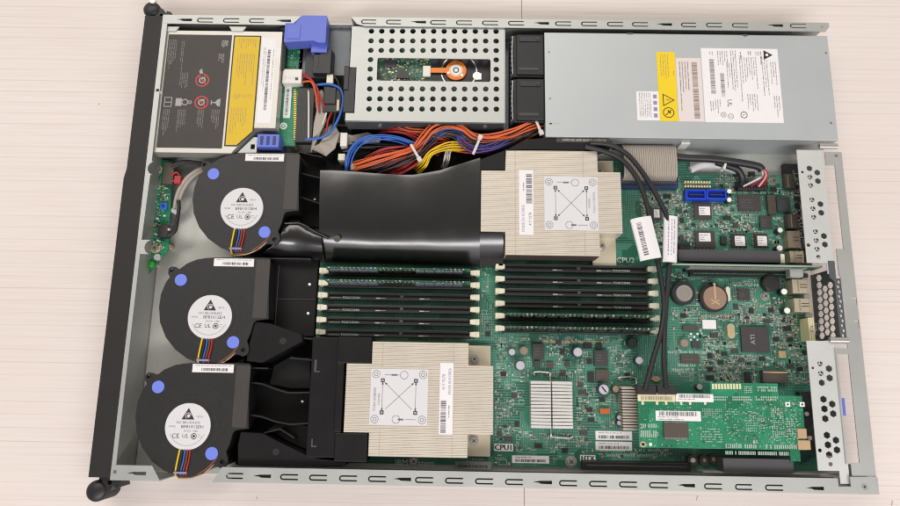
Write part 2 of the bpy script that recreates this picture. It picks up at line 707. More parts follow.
x, y = P(341, 28, 24)
screw(sh, x, y, 24, 24.8, 2.0, 'steel_dark')
sh.build('recess_plate', ch)
pyb = lambda px: 473.3 + (px - 127) * (488.6 - 473.3) / (824 - 127)
pybc = lambda px: pyb(px) + .4
xa, xb, xc, xd = P(160, 480, 43)[0], P(152, 467, 43)[0], P(212, 481, 43)[0], P(222, 468, 43)[0]
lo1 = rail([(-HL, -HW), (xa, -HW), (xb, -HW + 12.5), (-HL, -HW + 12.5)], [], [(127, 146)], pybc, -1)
x, y = P(115, 472, 43)
lo1.cyl(x, y, 42.8, 43.15, 1.9, 'bright_metal')
lo1.cyl(x, y, 43, 43.2, .7, 'ink')
lo1.box(-HL, -HW, .4, xa, -HW + 1, 42, 'steel')
lo1.build('side_wall', ch)
# rear notch of the lower flange
nx0, nx1 = P(838.5, 486, 43)[0], P(851, 486, 43)[0]
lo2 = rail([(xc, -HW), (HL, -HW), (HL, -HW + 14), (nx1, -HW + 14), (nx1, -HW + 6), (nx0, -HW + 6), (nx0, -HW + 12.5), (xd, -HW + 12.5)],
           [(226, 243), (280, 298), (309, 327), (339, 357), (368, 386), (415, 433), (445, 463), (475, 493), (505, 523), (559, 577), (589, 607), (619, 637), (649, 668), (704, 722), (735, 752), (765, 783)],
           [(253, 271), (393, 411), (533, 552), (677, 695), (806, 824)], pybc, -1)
lo2.box(xc, -HW, .4, HL, -HW + 1, 42, 'steel')
x, y = P(864.5, 487, 43)
lo2.cyl(x, y, 42.8, 43.25, 2.6, 'bright_metal')
lo2.cyl(x, y, 43, 43.35, .9, 'ink')
lo2.build('side_wall', ch)

# front flange, notched round the two board screws
ff = MB()
fx0 = -HL
fx1 = P(158.5, 100, 43)[0]
def notch(px, py, rr):
    x, y = P(px, py, 43)
    return [(x + rr * math.cos(a), y + rr * math.sin(a)) for a in [math.pi / 2 + .3 + (math.pi - .6) * i / 10 for i in range(11)]]
n1, n2 = notch(155, 168, 7), notch(152, 247, 7)
outl = [(fx0, -HW + 12.6), (fx0, HW - 9.6), (fx1, HW - 9.6)] + [(fx1, n1[0][1])] + n1 + [(fx1, n1[-1][1])]
outl += [(fx1 - 1.2, n2[0][1])] + n2 + [(fx1 - 1.2, n2[-1][1]), (fx1 - 1.2, -HW + 12.6)]
x, y = P(157.5, 90, 43)
ff.plate(outl, [[(x - 1.5, y - 1.3), (x + 1.5, y - 1.3), (x + 1.5, y + 1.3), (x - 1.5, y + 1.3)]], 41.9, 42.9, 'steel')
ff.box(fx0, -HW + 1.1, .4, fx0 + 1, HW - 1.1, 41.8, 'steel')
ff.build('front_flange', ch)

# rear frame sheet with its two openings
rf = MB()
z = 41.5
ro = PL([(829, 148), (842, 149)], z)
X = HL - .2
def px_in(px, py):
    return P(px, py, z)[0]
ytop = P(835, 152, z)[1]
ybot = -HW + 14.2
xl1 = px_in(826, 165)
yA0, yA1 = P(832, 165, z)[1], P(845, 249, z)[1]
xin = px_in(838.5, 200)
yM0, yM1 = P(845, 276, z)[1], P(850, 345, z)[1]
yB0, yB1 = P(842, 354, z)[1], P(850, 463, z)[1]
xB0, xB1 = px_in(842.5, 408), px_in(854, 408)
outer = [(X, ytop), (X, ybot), (px_in(851.5, 470), ybot), (px_in(851.5, 470), yB1 - 1), (xB0 - 1.5, yB1 - 1), (xB0 - 1.5, yB0 + 5), (px_in(847, 340), yB0 + 5), (px_in(847, 340), yM0 + 0), (px_in(838, 264), yM0), (px_in(838, 264), yA1 - 0), (xin, yA1), (xin, yA0), (xl1, yA0), (xl1, ytop)]
hole = [(xB0, yB0), (xB1, yB0), (xB1, yB1), (xB0, yB1)]
sl = []
for px, py in ((853.5, 301), (855.5, 324)):
    x, y = P(px, py, z)
    sl.append([(x - 1, y + 3), (x + 3, y + 3), (x + 3, y - 3.4), (x + 2.2, y - 3.4), (x + 2.2, y + 2.2), (x - 1, y + 2.2)])
rf.plate(outer, [hole] + sl, z - 1, z, 'steel')
x, y = P(836, 156, z)
rf.cyl(x, y, z - .1, z + .5, 1.9, 'bright_metal')
rf.cyl(x, y, z, z + .6, .8, 'ink')
rf.box(X - 8, ybot - 12, .4, X - 7, yB1 - 3, z - 1, 'steel')
rf.build('rear_frame', ch)

# rear grille between the slot covers: upright hexagon mesh with a bent top flange
XG = P(837.5, 306, 40)[0]
def upright(mb, outline, holes, X, th, k):
    """sheet standing on the plane x = X, outline and holes in (y, z)"""
    t = MB()
    t.plate(outline, holes, 0, th, k)
    mb.add([(X - v[2], v[0], v[1]) for v in t.v], [f[::-1] for f in t.f], k)
gr = MB()
gy1, gy0 = PX(826, 271, XG)[0], PX(832, 340, XG)[0]
holes = []
px_, c = 815.5, 0
hr = 3.4
while px_ < 836:
    py_ = 274.5 + (3.6 if c % 2 else 0)
    while py_ < 339:
        sh_ = (py_ - 306) * .055
        cx_ = px_ + sh_
        if not (py_ < 282 and px_ > 824):
            hx_ = [PX(cx_ + hr * .92 * math.cos(a), py_ + hr * 1.08 * math.sin(a), XG) for a in [math.pi / 3 * q for q in range(6)]]
            if min(p[1] for p in hx_) > 2.5 and max(p[1] for p in hx_) < 39:
                holes.append(hx_)
        py_ += 7.2
    px_ += 5.5
    c += 1
upright(gr, [(gy0, 1.6), (gy1, 1.6), (gy1, 40), (gy0, 40)], holes, XG, .8, 'steel_dark')
sq = []
fx_ = P(846.5, 306, 40)[0]
yy = gy0 + 3
k = 0
while yy < gy1 - 12:
    for q in (XG + 2.2 + (1.0 if k % 2 else 0), XG + 5.6 + (1.0 if k % 2 else 0)):
        sq.append([(q - 1.0, yy - 1.2), (q + 1.0, yy - 1.2), (q + .7, yy + 1.2), (q - 1.3, yy + 1.2)])
    yy += 4.4
    k += 1
gr.plate([(XG - .8, gy0), (fx_, gy0), (fx_, gy1 - 9), (XG + 1.0, gy1 - 9), (XG + 1.0, gy1 + 7), (XG - 5, gy1 + 7), (XG - 5, gy1 - 8), (XG - .8, gy1 - 12)], sq, 40.02, 40.7, 'steel_dark')
gr.build('rear_grille', ch)
for q in ((830, 337, 848.5, 343.5), (819.5, 143, 837.5, 148.5)):   # bright bent tabs beside the slot covers
    rb = MB()
    r = R(*q, 42)
    ym = (r[1] + r[3]) / 2
    rb.tube([(r[0], ym, 41.2), (r[2], ym, 41.2)], (r[3] - r[1]) / 2, 'bright_metal', 14, 1, .7)
    rb.build('hinge_tab', ch)

# ================================================================== FRONT BEZEL
bb = MB()
bx0 = P(116, 250, 42)[0]
bb.plate([(bx0, -HW + 2), (-HL - .3, -HW + 2), (-HL - .3, HW - 1), (bx0 + 1, HW - 1), (bx0 + 1, 60), (bx0 - .8, 50)], [], 2, 42.4, 'bezel_plastic')
bz = bb.build('front_bezel', ch, bevel=1.2, label='long narrow black plastic front bezel')
for ky, pxs in ((1, ((151, 8.5, 9.0), (166, 7, 7))), (-1, ((95.5, 491.5, 9.6), (113, 489, 7)))):
    kb = MB()
    (px, py, rk), (px2, py2, r2) = pxs
    x, y = P(px, py, 36)
    kb.cyl(x, y, 10, 34, rk * .94, 'bezel_plastic', 28)
    kb.dome(x, y, 34, rk * .94, 4, 'black_plastic', 28, 5)
    yb = HW - 1 if ky > 0 else -HW + 2
    kb.box(min(x, x + 4), min(y, yb), 14, x + 8, max(y, yb), 33, 'bezel_plastic')
    k_ = kb.build('end_knob', bz, bevel=.5)
    k2 = MB()
    x2, y2 = P(px2, py2, 36)
    s = ky
    k2.plate([(x + 4, yb), (x2 + 3, yb), (x2 + 7, yb + s * 3), (x2 + 4, yb + s * 5), (x2 + 5, yb + s * 9), (x2 + 1, yb + s * 10), (x2, yb + s * 7), (x2 - 3, yb + s * 12), (x + 4, yb + s * 13)], [circ(x2 - 4, yb + s * 5, 2.0, 10)], 16, 35, 'black_plastic')
    k2.build('latch_bracket', bz, bevel=.4)
    if ky > 0:
        k3 = MB()
        xs, ys = P(152.5, .5, 40)
        k3.cyl(xs, ys, 37, 40, 3.0, 'bright_metal', 16)
        k3.build('screw_head', bz)

# ================================================================== OPTICAL DRIVE
Z = 40.0
od = thing('optical_drive', 'slim optical drive with black and yellow warning labels in the front corner', 'optical drive', P(215, 92, FLOOR) + (FLOOR,))
oc = MB()
r = R(160, 31, 278, 153, Z)
x0, y0, x1, y1 = r
cxm = P(231, 153, Z)[0]
cym = P(275, 128, Z)[1]
cx2 = P(254, 133, Z)[0]
oc.plate([(x0 - 2, y0), (cxm, y0), (cx2, cym), (x1, cym), (x1, y1), (x0 - 2, y1)], [], 26, Z, 'drive_case')
ot = oc.build('case', od, bevel=.5)
sk = MB()
sk.box(x0, y0 + 2, FLOOR, x0 + 6, y1 - 4, 25.8, 'steel_dark')
sk.box(x1 - 8, cym + 2, FLOOR, x1 - 2, y1 - 4, 25.8, 'steel_dark')
for px in (171, 238):
    q = R(px - 9, 26.5, px + 8, 31, 41)
    sk.plate([(q[0], q[3]), (q[2], q[3]), (q[2] - 3, q[1]), (q[0] + 3, q[1])], [], 39.5, 41, 'steel')
sk.build('mounting_bracket', od)
bl = MB()
q = R(162.5, 34.5, 227, 148, Z + .2)
bl.box(q[0], q[1], Z - .1, q[2], q[3], Z + .15, 'drive_black')
w, h = q[2] - q[0], q[3] - q[1]
def fr(ax0, ay0, ax1, ay1):        # fractions of the black label, origin top left
    return (q[0] + ax0 * w, q[3] - ay1 * h, q[0] + ax1 * w, q[3] - ay0 * h)
zt = Z + .19
for a0, a1, b0, b1 in ((.02, .15, .05, .37), (.20, .27, .06, .52), (.26, .38, .345, .51)):
    bl.lines(fr(a0, b0, a1, b1), zt, 'ink_pale', 1.7, .45, True)
bl.lines(fr(.03, .67, .15, .97), zt, 'ink_pale', 1.7, .45, True)
bl.lines(fr(.26, .67, .40, .97), zt, 'ink_pale', 1.7, .45, True)
bl.lines(fr(.56, .67, .68, .90), zt, 'ink_pale', 1.7, .45, True)
bl.lines(fr(.78, .67, .92, .86), zt, 'ink_pale', 1.7, .45, True)
bl.lines(fr(.80, .17, .91, .28), zt, 'ink_pale', 1.5, .7, True)
bl.lines(fr(.84, .05, .95, .12), zt, 'ink_pale', 1.3, 1.0, True)
def fp(a, b):
    return (q[0] + a * w, q[3] - b * h)
for (a, b) in ((.60, .41), (.62, .605)):
    x, y = fp(a, b)
    bl.ring(x, y, zt, 5.6, 6.8, 'red')
    bl.obox(x, y, zt - .03, zt + .01, 11, 1.0, -.8, 'red')
    bl.ring(x, y, zt - .01, 2.2, 3.6, 'ink_pale', 7)
    bl.obox(x + 1, y + 2.4, zt - .05, zt, 4, 1.2, .6, 'ink_pale')
x, y = fp(.585, .355)
bl.plate([(x - 3, y + 3), (x - .5, y + 6), (x + 1.2, y), (x - 1, y - 2)], [], zt - .05, zt, 'ink_pale')
x, y = fp(.115, .605)
for dx in (0, ):
    bl.plate([(x - 4.5, y - 5), (x + 3, y - 5), (x + 3, y + 5), (x - 4.5, y + 5)], [[(x - 3.8, y - 4.3), (x + 2.3, y - 4.3), (x + 2.3, y - .6), (x - 3.8, y - .6)], [(x - 3.8, y + .2), (x + 2.3, y + .2), (x + 2.3, y + 4.3), (x - 3.8, y + 4.3)]], zt - .05, zt, 'ink_pale')
x, y = fp(.30, .605)
bl.box(x - 5, y - 4, zt - .05, x + 1, y + 4, zt, 'ink_pale')
bl.ring(x + 4, y, zt, 2.4, 3.4, 'ink_pale', 12)
bl.ring(x + 9, y, zt, 1.0, 1.9, 'ink_pale', 8)
x, y = fp(.86, .605)
bl.plate([(x + 3.2, y + 4.2), (x + 3.2, y - 4.2), (x + .2, y - 3.2), (x - 1.6, y - .6), (x - 5, y - .5), (x - 5, y - 2.3), (x - 6, y - 2.3), (x - 6, y + 2.3), (x - 5, y + 2.3), (x - 5, y + .5), (x - 1.6, y + .6), (x + .2, y + 3.2)], [], zt - .05, zt, 'ink_pale')
bl.build('black_label', od, label='black handling label with white pictograms and two red circles')
yl = MB()
q = R(229, 35.5, 257, 146.5, Z)
cz_ = q[0] + (q[2] - q[0]) * .45
yy_ = q[1] + 15
out = [(q[0], q[1]), (cz_, q[1]), (q[2], yy_), (q[2], q[3]), (q[0], q[3])]
yl.plate(out, [], Z - .1, Z + .15, 'ink')
g = 1.3
yl.plate([(q[0] + g, q[1] + g), (cz_ - .6, q[1] + g), (q[2] - g, yy_ + .6), (q[2] - g, q[3] - g), (q[0] + g, q[3] - g)], [], Z, Z + .22, 'drive_yellow')
hh = q[3] - q[1]
for t0, t1 in ((.03, .13), (.17, .50), (.54, .60), (.66, .93)):
    yl.lines((q[0] + 4, q[3] - t1 * hh, q[2] - 4 - (4 if t1 > .9 else 0), q[3] - t0 * hh), Z + .26, 'ink_brown', 2.3, .55, True)
yl.build('laser_label', od, label='yellow laser warning label with a dark border')
wl = MB()
q = R(259.5, 38, 274, 123, Z)
wl.rbox(q, Z - .1, Z + .15, 'paper')
ww = q[2] - q[0]
hh = q[3] - q[1]
wl.barcode((q[0] + ww * .42, q[1] + hh * .15, q[0] + ww * .62, q[3] - hh * .14), Z + .19, 'ink', True)
wl.lines((q[0] + ww * .12, q[1] + 5, q[0] + ww * .34, q[3] - 10), Z + .19, 'ink_grey', 1.7, .5, True)
wl.lines((q[0] + ww * .72, q[1] + 3, q[0] + ww * .9, q[3] - 12), Z + .19, 'ink_grey', 1.7, .5, True)
wl.build('barcode_label', od)
dc = MB()
q = R(277.5, 27, 285.5, 70, 34)
dc.rbox(q, 18, 34, 'chip_dark')
for i in range(10):
    yy = q[1] + (i + .5) * (q[3] - q[1]) / 10
    dc.box(q[0] + 1.5, yy - .8, 33.9, q[2] - 1, yy + .8, 34.4, 'grey_plastic')
dc.build('connector', od)

# blue release tab next to the drive, and the bracket it pokes through
bt = MB()
q = R(257, 134, 279, 147, 40)
bt.rbox(q, 14, 40, 'blue_plastic')
for i in range(3):
    xx = q[0] + (i + .75) * (q[2] - q[0]) / 3.5
    bt.box(xx - 1.4, q[1] + 2.2, 39.9, xx + 1.4, q[3] - 2.2, 40.35, 'blue_navy')
bt.rbox(q, FLOOR, 14, 'black_plastic', -3)
o = bt.build('release_tab', loc=((q[0] + q[2]) / 2, (q[1] + q[3]) / 2, FLOOR), bevel=.5)
tag(o, 'small blue ribbed plastic tab at the corner of the optical drive', 'release tab')
br = MB()
q = R(238, 137, 257, 153, 36)
br.plate([(q[0], q[1]), (q[2], q[1]), (q[2], q[3]), (q[2] - 4, q[3])], [[(q[2] - 6, q[1] + 4), (q[2] - 2, q[1] + 4), (q[2] - 2, q[1] + 9), (q[2] - 6, q[1] + 9)]], 35, 36, 'steel')
br.box(q[0], q[1], FLOOR, q[2], q[1] + .8, 34.9, 'steel')
br.build('tab_bracket', ch)

# blue latch
lt = MB()
q1 = R(299, 18, 326.5, 41, 43)
q2 = R(285, 24, 326, 43, 43)
lt.plate([(q2[0], q2[1]), (q2[0], q2[3]), (q1[0] - 4, q2[3]), (q1[0] + 3, q1[3] + 2), (q1[2], q1[3] + 2), (q1[2], q2[1] - 0), (q1[2] - 7, q2[1]), (q1[2] - 12, q2[1] + 2)], [], 30, 44.5, 'blue_plastic')
q3 = R(311, 42, 327, 52, 38)
lt.box(q3[0], q3[1], 18, q3[2], q3[3] + 3, 38, 'blue_plastic')
lt.box(q3[0] + 3, q3[1] - 2.0, 24, q3[2] - 6, q3[1] + 2, 36, 'blue_navy')
lt.box(q2[0] + 2, q2[1] + 3.5, 44.4, q1[0] + 2, q2[3] - 1.5, 45.2, 'blue_plastic')
lt.box(q1[0], q1[1] + 5, 24.1, q1[2] - 5, q1[3] - 12, 31, 'blue_navy')
o = lt.build('release_latch', loc=(q1[0], q1[1], 24), bevel=.7)
tag(o, 'bright blue plastic release latch in the gap of the upper side rail', 'latch')

# ================================================================== DRIVE ADAPTER BOARD + RIBBON
ab = thing('adapter_board', 'narrow green circuit board between the optical drive and the black plugs', 'circuit board', P(290, 100, FLOOR) + (FLOOR,))
zb = 24
pb = MB()
q1 = R(286, 40, 303, 72, zb)
q2 = R(277, 70, 297.5, 146, zb)
pb.plate([(q2[0], q2[1]), (q2[2], q2[1]), (q2[2], q1[1]), (q1[2], q1[1]), (q1[2], q1[3]), (q1[0], q1[3]), (q1[0], q2[3]), (q2[0], q2[3])], [], zb - 1.6, zb, 'pcb_card')
for pt in ((q2[0] + 4, q2[1] + 4), (q2[2] - 4, q2[1] + 4), (q1[2] - 4, q1[3] - 4), (q2[0] + 4, q2[3] - 4)):
    pb.cyl(pt[0], pt[1], FLOOR, zb - 1.5, 2.5, 'brass', 12)
lb = R(284, 86, 291, 118, zb)
x, y = P(283.5, 126, zb)
pb.cyl(x, y, zb - .1, zb + .12, 3.6, 'silk_white', 20)
pb.ring(x, y, zb + .16, 1.2, 2.0, 'pcb_card', 14)
for i in range(24):
    py_ = 90 + i * 2.15
    x, y = P(295.6, py_, zb)
    pb.box(x - 1.6, y - .5, zb - .1, x + 1.0, y + .5, zb + .9, 'gold')
pb.text('J4', *P(299, 52, zb), zb + .1, 4, 'silk', -1.57)
for i in range(26):
    xx, yy = RND.uniform(q1[0] + 2, q1[2] - 2), RND.uniform(q1[1] + 2, q1[3] - 6)
    pb.box(xx, yy, zb - .1, xx + RND.uniform(.6, 1.6), yy + RND.uniform(.6, 1.4), zb + .5, RND.choice(('smd_white', 'chip', 'tan')))
pb.build('board', ab)
l_ = MB()
l_.rbox(lb, zb - .1, zb + .15, 'paper')
l_.barcode((lb[0] + 2, lb[1] + 3, lb[2] - 2.5, lb[3] - 3), zb + .2, 'ink_grey', True)
l_.build('barcode_label', ab)
wc = MB()
q = R(282.5, 69, 301.5, 83, 33)
wc.rbox(q, zb - .1, 33, 'white_plastic')
for i in range(4):
    wc.box(q[0] + 2 + i * 4, q[1] + 4, 32.9, q[0] + 4.4 + i * 4, q[1] + 7, 33.3, 'paper_pink')
wc.box(q[2] - 6, q[1] + 3, 32.9, q[2] - 3, q[1] + 6, 33.35, 'chip')
wc.build('connector', ab, bevel=.4)
bc = MB()
q = R(296.5, 88, 313, 142, 32)
bc.rbox(q, zb - .1, 32, 'chip_dark')
bc.box((q[0] + q[2]) / 2 - .4, q[1] + 2, 31.9, (q[0] + q[2]) / 2 + .4, q[3] - 2, 32.4, 'grey_plastic')
bc.build('socket', ab, bevel=.5)

rbn = MB()
def ribbon_cable(mb, path, w, k, n=8):
    """flat cable: path of (x,y,z); w = half width vector along y"""
    vs, fs = [], []
    for (x, y, z, wx, wy) in path:
        vs += [(x - wx, y - wy, z), (x + wx, y + wy, z), (x + wx, y + wy, z - .9), (x - wx, y - wy, z - .9)]
    for i in range(len(path) - 1):
        a, b = 4 * i, 4 * i + 4
        for j in range(4):
            fs.append((a + j, a + (j + 1) % 4, b + (j + 1) % 4, b + j))
    mb.add(vs, fs, k)
    return mb
pts = []
for px, py, z, wx, wy in ((318, 92, 27, 4, 3), (322, 108, 29, 5, 2), (320, 122, 30, 6, 2), (317, 134, 31, 4, 4), (314, 146, 26, 3, 7)):
    x, y = P(px, py, z)
    pts.append((x, y, z, wx, wy))
ribbon_cable(rbn, pts, 0, 'ribbon')
pts = []
for px, py, z, wx, wy in ((326, 128, 22, 8, 5), (331, 136, 27, 8, 3), (327, 146, 30, 8, -2), (318, 152, 24, 8, -4)):
    x, y = P(px, py, z)
    pts.append((x, y, z, wx, wy))
ribbon_cable(rbn, pts, 0, 'ribbon')
pts = []
for px, py, z, wx, wy in ((334, 136, 18, 2, 5), (350, 140, 19, 2, 5), (366, 137, 18, 1, 5), (380, 141, 16, 1, 4)):
    x, y = P(px, py, z)
    pts.append((x, y, z, wx, wy))
ribbon_cable(rbn, pts, 0, 'ribbon')
x, y = P(322, 125, FLOOR)
rbn.box(x - 4, y - 20, FLOOR, x + 6, y + 12, 18, 'ribbon')
o = rbn.build('ribbon_cable', loc=(x, y, FLOOR))
tag(o, 'folded beige grey flat ribbon cable beside the green adapter board', 'ribbon cable')

# black power plugs right of the adapter board
pp = thing('power_plug', 'chunky black drive plug below the blue latch', 'plug', P(318, 62, FLOOR) + (FLOOR,))
b1 = MB()
q = R(304, 48, 332, 75, 36)
b1.box(q[0], q[1], 8, q[2], q[3], 30, 'chip_dark')
b1.box(q[0] + 9, q[1] + 2, 29.9, q[2] - 1, q[3] - 1, 36, 'black_plastic')
b1.box(q[0] + 12, q[1] + 8, 35.9, q[0] + 14, q[3] - 7, 36.6, 'chip')
b1.box(q[0] + 9, q[1] - 6, FLOOR, q[2] - 3, q[3] - 3, 8.1, 'black_plastic')
b1.build('plug_body', pp, bevel=.6)
b2 = MB()
for cpath, k in ((((301, 72), (310, 78), (317, 88), (320, 96), (325, 108)), 'w_red'), (((302, 81), (311, 82), (315, 90), (317, 104)), 'w_orange'), (((316, 84), (330, 84), (341, 90), (343, 104), (337, 122), (325, 136), (305, 139)), 'w_blue'),
                 (((303, 75), (312, 81), (318, 92), (319, 112)), 'w_red'), (((331, 112), (328, 122), (326, 131)), 'w_red'), (((326, 112), (322, 124)), 'w_white'), (((335, 112), (333, 126), (328, 134)), 'w_black'),
                 (((308, 89), (309, 110), (308, 140)), 'w_white'), (((330, 70), (338, 82), (341, 96)), 'w_black')):
    b3 = MB()
    n = len(cpath)
    b3.tube([P(a, b, 33) + (31 + 3 * math.sin(math.pi * i / (n - 1)),) for i, (a, b) in enumerate(cpath)], .95 if k != 'w_blue' else 1.3, k, 7)
    b3.build('wire', pp)
pq = MB()
q = R(323, 86, 341, 112, 31)
pq.rbox(q, FLOOR, 31, 'chip_dark')
pq.box(q[2] - 4, q[1] + 1, 30.9, q[2] - 1, q[1] + 13, 32, 'cap_brass')
pq.box(q[0] + 1, q[1] + 8, 30.9, q[2] - 5, q[3] - 2, 32.5, 'black_plastic')
pq.build('lower_plug', pp, bevel=.5)
pw = MB()
q = R(326.5, 74, 333, 83, 33)
pw.rbox(q, 28, 33, 'latch')
pw.build('white_clip', pp, bevel=.4)
pr = MB()
q = R(344, 68, 355, 112, 41)
pr.rbox(q, FLOOR, 41, 'chip_dark')
q = R(344, 66, 349, 90, 41)
pr.box(q[0], q[1], 41, q[2], q[3], 42, 'black_plastic')
o = pr.build('drive_connector', loc=(q[0], q[1], FLOOR), bevel=.5)
tag(o, 'upright black connector notched into the left edge of the perforated cage', 'connector')

# ================================================================== HARD DRIVE CAGE + HARD DRIVE
Z = 41.0
cg = thing('drive_cage', 'silver perforated steel drive cage with a long window', 'drive cage', P(427, 75, FLOOR) + (FLOOR,))
cp = MB()
q = R(347.5, 27, 504, 121.5, Z)
nt_ = R(344, 67, 355.5, 113, Z)
holes = []
rows = [31, 40.7, 50.2, 59.5, 69, 78.7, 88.7, 98.7, 108.8]
for ri, ry in enumerate(rows):
    for ci in range(13):
        if 3 <= ri <= 5 and ci not in (0, 12):
            continue
        cx_ = 371.4 + 10.39 * ci + (ry - 31) * (-.03 + ci * .0028)
        x, y = P(cx_, ry + ci * .02, Z)
        holes.append(circ(x, y, 2.75, 14))
wn = R(377, 58.3, 490.5, 81.2, Z)
win = []
for (cx_, cy_, a0) in ((wn[2] - 2, wn[3] - 2, 0), (wn[0] + 2, wn[3] - 2, 90), (wn[0] + 2, wn[1] + 2, 180), (wn[2] - 2, wn[1] + 2, 270)):
    for i in range(5):
        a = math.radians(a0 + 90 * i / 4)
        win.append((cx_ + 2 * math.cos(a), cy_ + 2 * math.sin(a)))
holes.append(win)
cp.plate([(q[0], q[1]), (q[2], q[1]), (q[2], q[3]), (q[0] + 2, q[3]), (q[0] + 2, nt_[3]), (nt_[2], nt_[3]), (nt_[2], nt_[1]), (q[0], nt_[1])], holes, Z - 1, Z, 'steel')
cp.build('perforated_plate', cg)
cs = MB()
cs.box(q[0], q[1] - 1.0, 22, q[2], q[1] - .1, Z - .6, 'steel_dark')
cs.box(q[2] + .1, q[1], FLOOR, q[2] + 1, q[3], Z - .5, 'steel')
cs.box(q[2] + 1, q[1], 20, q[2] + 6, q[3] - 6, 21, 'steel_dark')
for px in (380, 485):
    x, y = P(px, 126, 33)
    cs.tube([(x, q[1] - 2.2, 33), (x, q[1] - .5, 33)], 2.3, 'bright_metal', 12, 1)
x0_, y0_ = P(396, 126, 30)
cs.box(x0_, q[1] - 3, 22, x0_ + 24, q[1] - 1, 24, 'steel')
cs.box(q[0] + 1, q[3] - 1, FLOOR, q[2] - 1, q[3] - .1, Z - 1.1, 'steel_dark')
cs.box(q[0] + .5, q[1] + 1, FLOOR, q[0] + 1.4, nt_[1] - 1, Z - 1.1, 'steel_dark')
cs.build('cage_side', cg)

hd = thing('hard_drive', 'hard disk seen through the cage window with orange ribbon hub', 'hard drive', P(427, 75, FLOOR) + (FLOOR,))
zh = 31.0
hb = MB()
hq = (q[0] + 6, q[1] + 5, q[2] - 6, q[3] - 5)
hb.box(hq[0], hq[1], 6, hq[2], hq[3], zh, 'chip_dark')
for i in range(2):
    hb.box(hq[0] + 15, hq[1] + (0 if i == 0 else hq[3] - hq[1] - 6), FLOOR, hq[2] - 15, hq[1] + (6 if i == 0 else hq[3] - hq[1]), 6, 'steel_dark')
x, y = P(459, 71.5, zh)
hb.ring(x, y, zh + .15, 17, 18, 'bright_metal', 40, math.radians(-60), math.radians(250))
hb.cyl(x, y, zh - .1, zh + .1, 15.5, 'black_plastic', 40)
q5 = P(477, 76, zh)
hb.cyl(q5[0], q5[1], zh - .1, zh + .5, 4.2, 'bright_metal', 20)
hb.box(q5[0] - 1, q5[1] - 4, zh, q5[0] + 4.5, q5[1] + 3, zh + .55, 'bright_metal')
hb.build('body', hd, bevel=.4)
hp = MB()
qp = R(350, 30, 431.5, 118, zh + 1)
hp.box(max(qp[0], hq[0] + 1), hq[1] + 1, zh - .1, qp[2], hq[3] - 1, zh + 1.2, 'pcb_dark')
qw = R(378, 59, 430, 81, zh + 1)
for i in range(150):
    xx, yy = RND.uniform(qw[0], qw[2] - 2), RND.uniform(qw[1] - 2, qw[3] + 2)
    a, b = RND.choice(((1.6, .8), (.8, 1.6), (1.2, 1.2), (2.2, 1.4)))
    hp.box(xx, yy, zh + 1.1, xx + a, yy + b, zh + 1.8, RND.choice(('tan', 'smd_white', 'chip', 'smd_grey', 'brass')))
for px, py in ((390, 64), (403, 75)):
    x, y = P(px, py, zh + 1)
    hp.box(x - 6, y - 4, zh + 1.1, x + 6, y + 4, zh + 2.6, 'chip')
hp.build('circuit_board', hd)
hw = MB()
q6 = R(423, 66.5, 430.5, 77, zh + 2)
hw.rbox(q6, zh + 1.1, zh + 4, 'white_plastic')
hw.build('connector', hd, bevel=.3)
hf = MB()
x, y = P(456, 71, zh + 1)
hf.box(q6[2], y - 2.6, zh + 2.1, x - 5, y + 2.6, zh + 2.5, 'flex')
hf.cyl(x, y, zh + .05, zh + 2.55, 10.2, 'flex', 40)
hf.cyl(x, y, zh + 2.5, zh + 3.1, 5.6, 'paper', 28)
hf.ring(x, y, zh + 3.2, 2.0, 3.2, 'pcb_dark', 8)
hf.ring(x, y, zh + 2.65, 6, 6.6, 'brass', 28)
for a in (80, 200, 320):
    hf.cyl(x + 8 * math.cos(math.radians(a)), y + 8 * math.sin(math.radians(a)), zh + 2.5, zh + 2.9, 1.2, 'bright_metal', 10)
hf.build('flex_hub', hd)

# ================================================================== POWER SUPPLY FANS
pf = thing('cooling_fan', 'upper of two small black fans left of the power supply', 'fan', P(530, 54, FLOOR) + (FLOOR,), 'small fans in front of the power supply')
z = 40
q = R(513.5, 32.5, 544.5, 76, z)
fb = MB()
fb.box(q[0], q[1] + .4, FLOOR, q[2], q[3] - .4, z - 3, 'fan_black')
fb.box(q[0] + 3, q[1] + 1.5, z - 3.1, q[2] - .5, q[3] - 1.5, z, 'fan_black')
fb.build('housing', pf, bevel=1.2)
f2 = MB()
f2.box(q[0] + 6, q[3] - 10, z - .1, q[2] - 4, q[3] - 4.5, z + .9, 'blue_black')
f2.cyl(q[2] - 7, q[3] - 7, z + .8, z + 1.6, 1.5, 'fan_lip', 10)
f2.build('cap', pf, bevel=.3)
f2 = MB()
f2.box(q[0] + 5, q[1] + 6, z - .1, q[2] - 6, q[1] + 9, z + .7, 'chip')
f2.build('rib', pf, bevel=.3)
f3 = MB()
for i in range(9):
    yy = q[1] + 3 + i * (q[3] - q[1] - 6) / 8
    f3.box(q[0] - 2.6, yy - 1, 12, q[0] + .2, yy + 1, 36, 'grey_plastic')
f3.tube([(q[0] - .6, q[1] + 3, 37.6), (q[0] - 1.2, (q[1] + q[3]) / 2, 38), (q[0] - .6, q[3] - 3, 37.6)], .6, 'bright_metal', 6)
f3.build('grille', pf)
dup(pf, 0, P(530, 76.8, z)[1] * 0 + (P(530, 99, z)[1] - P(530, 54, z)[1]), 'lower of two small black fans left of the power supply')

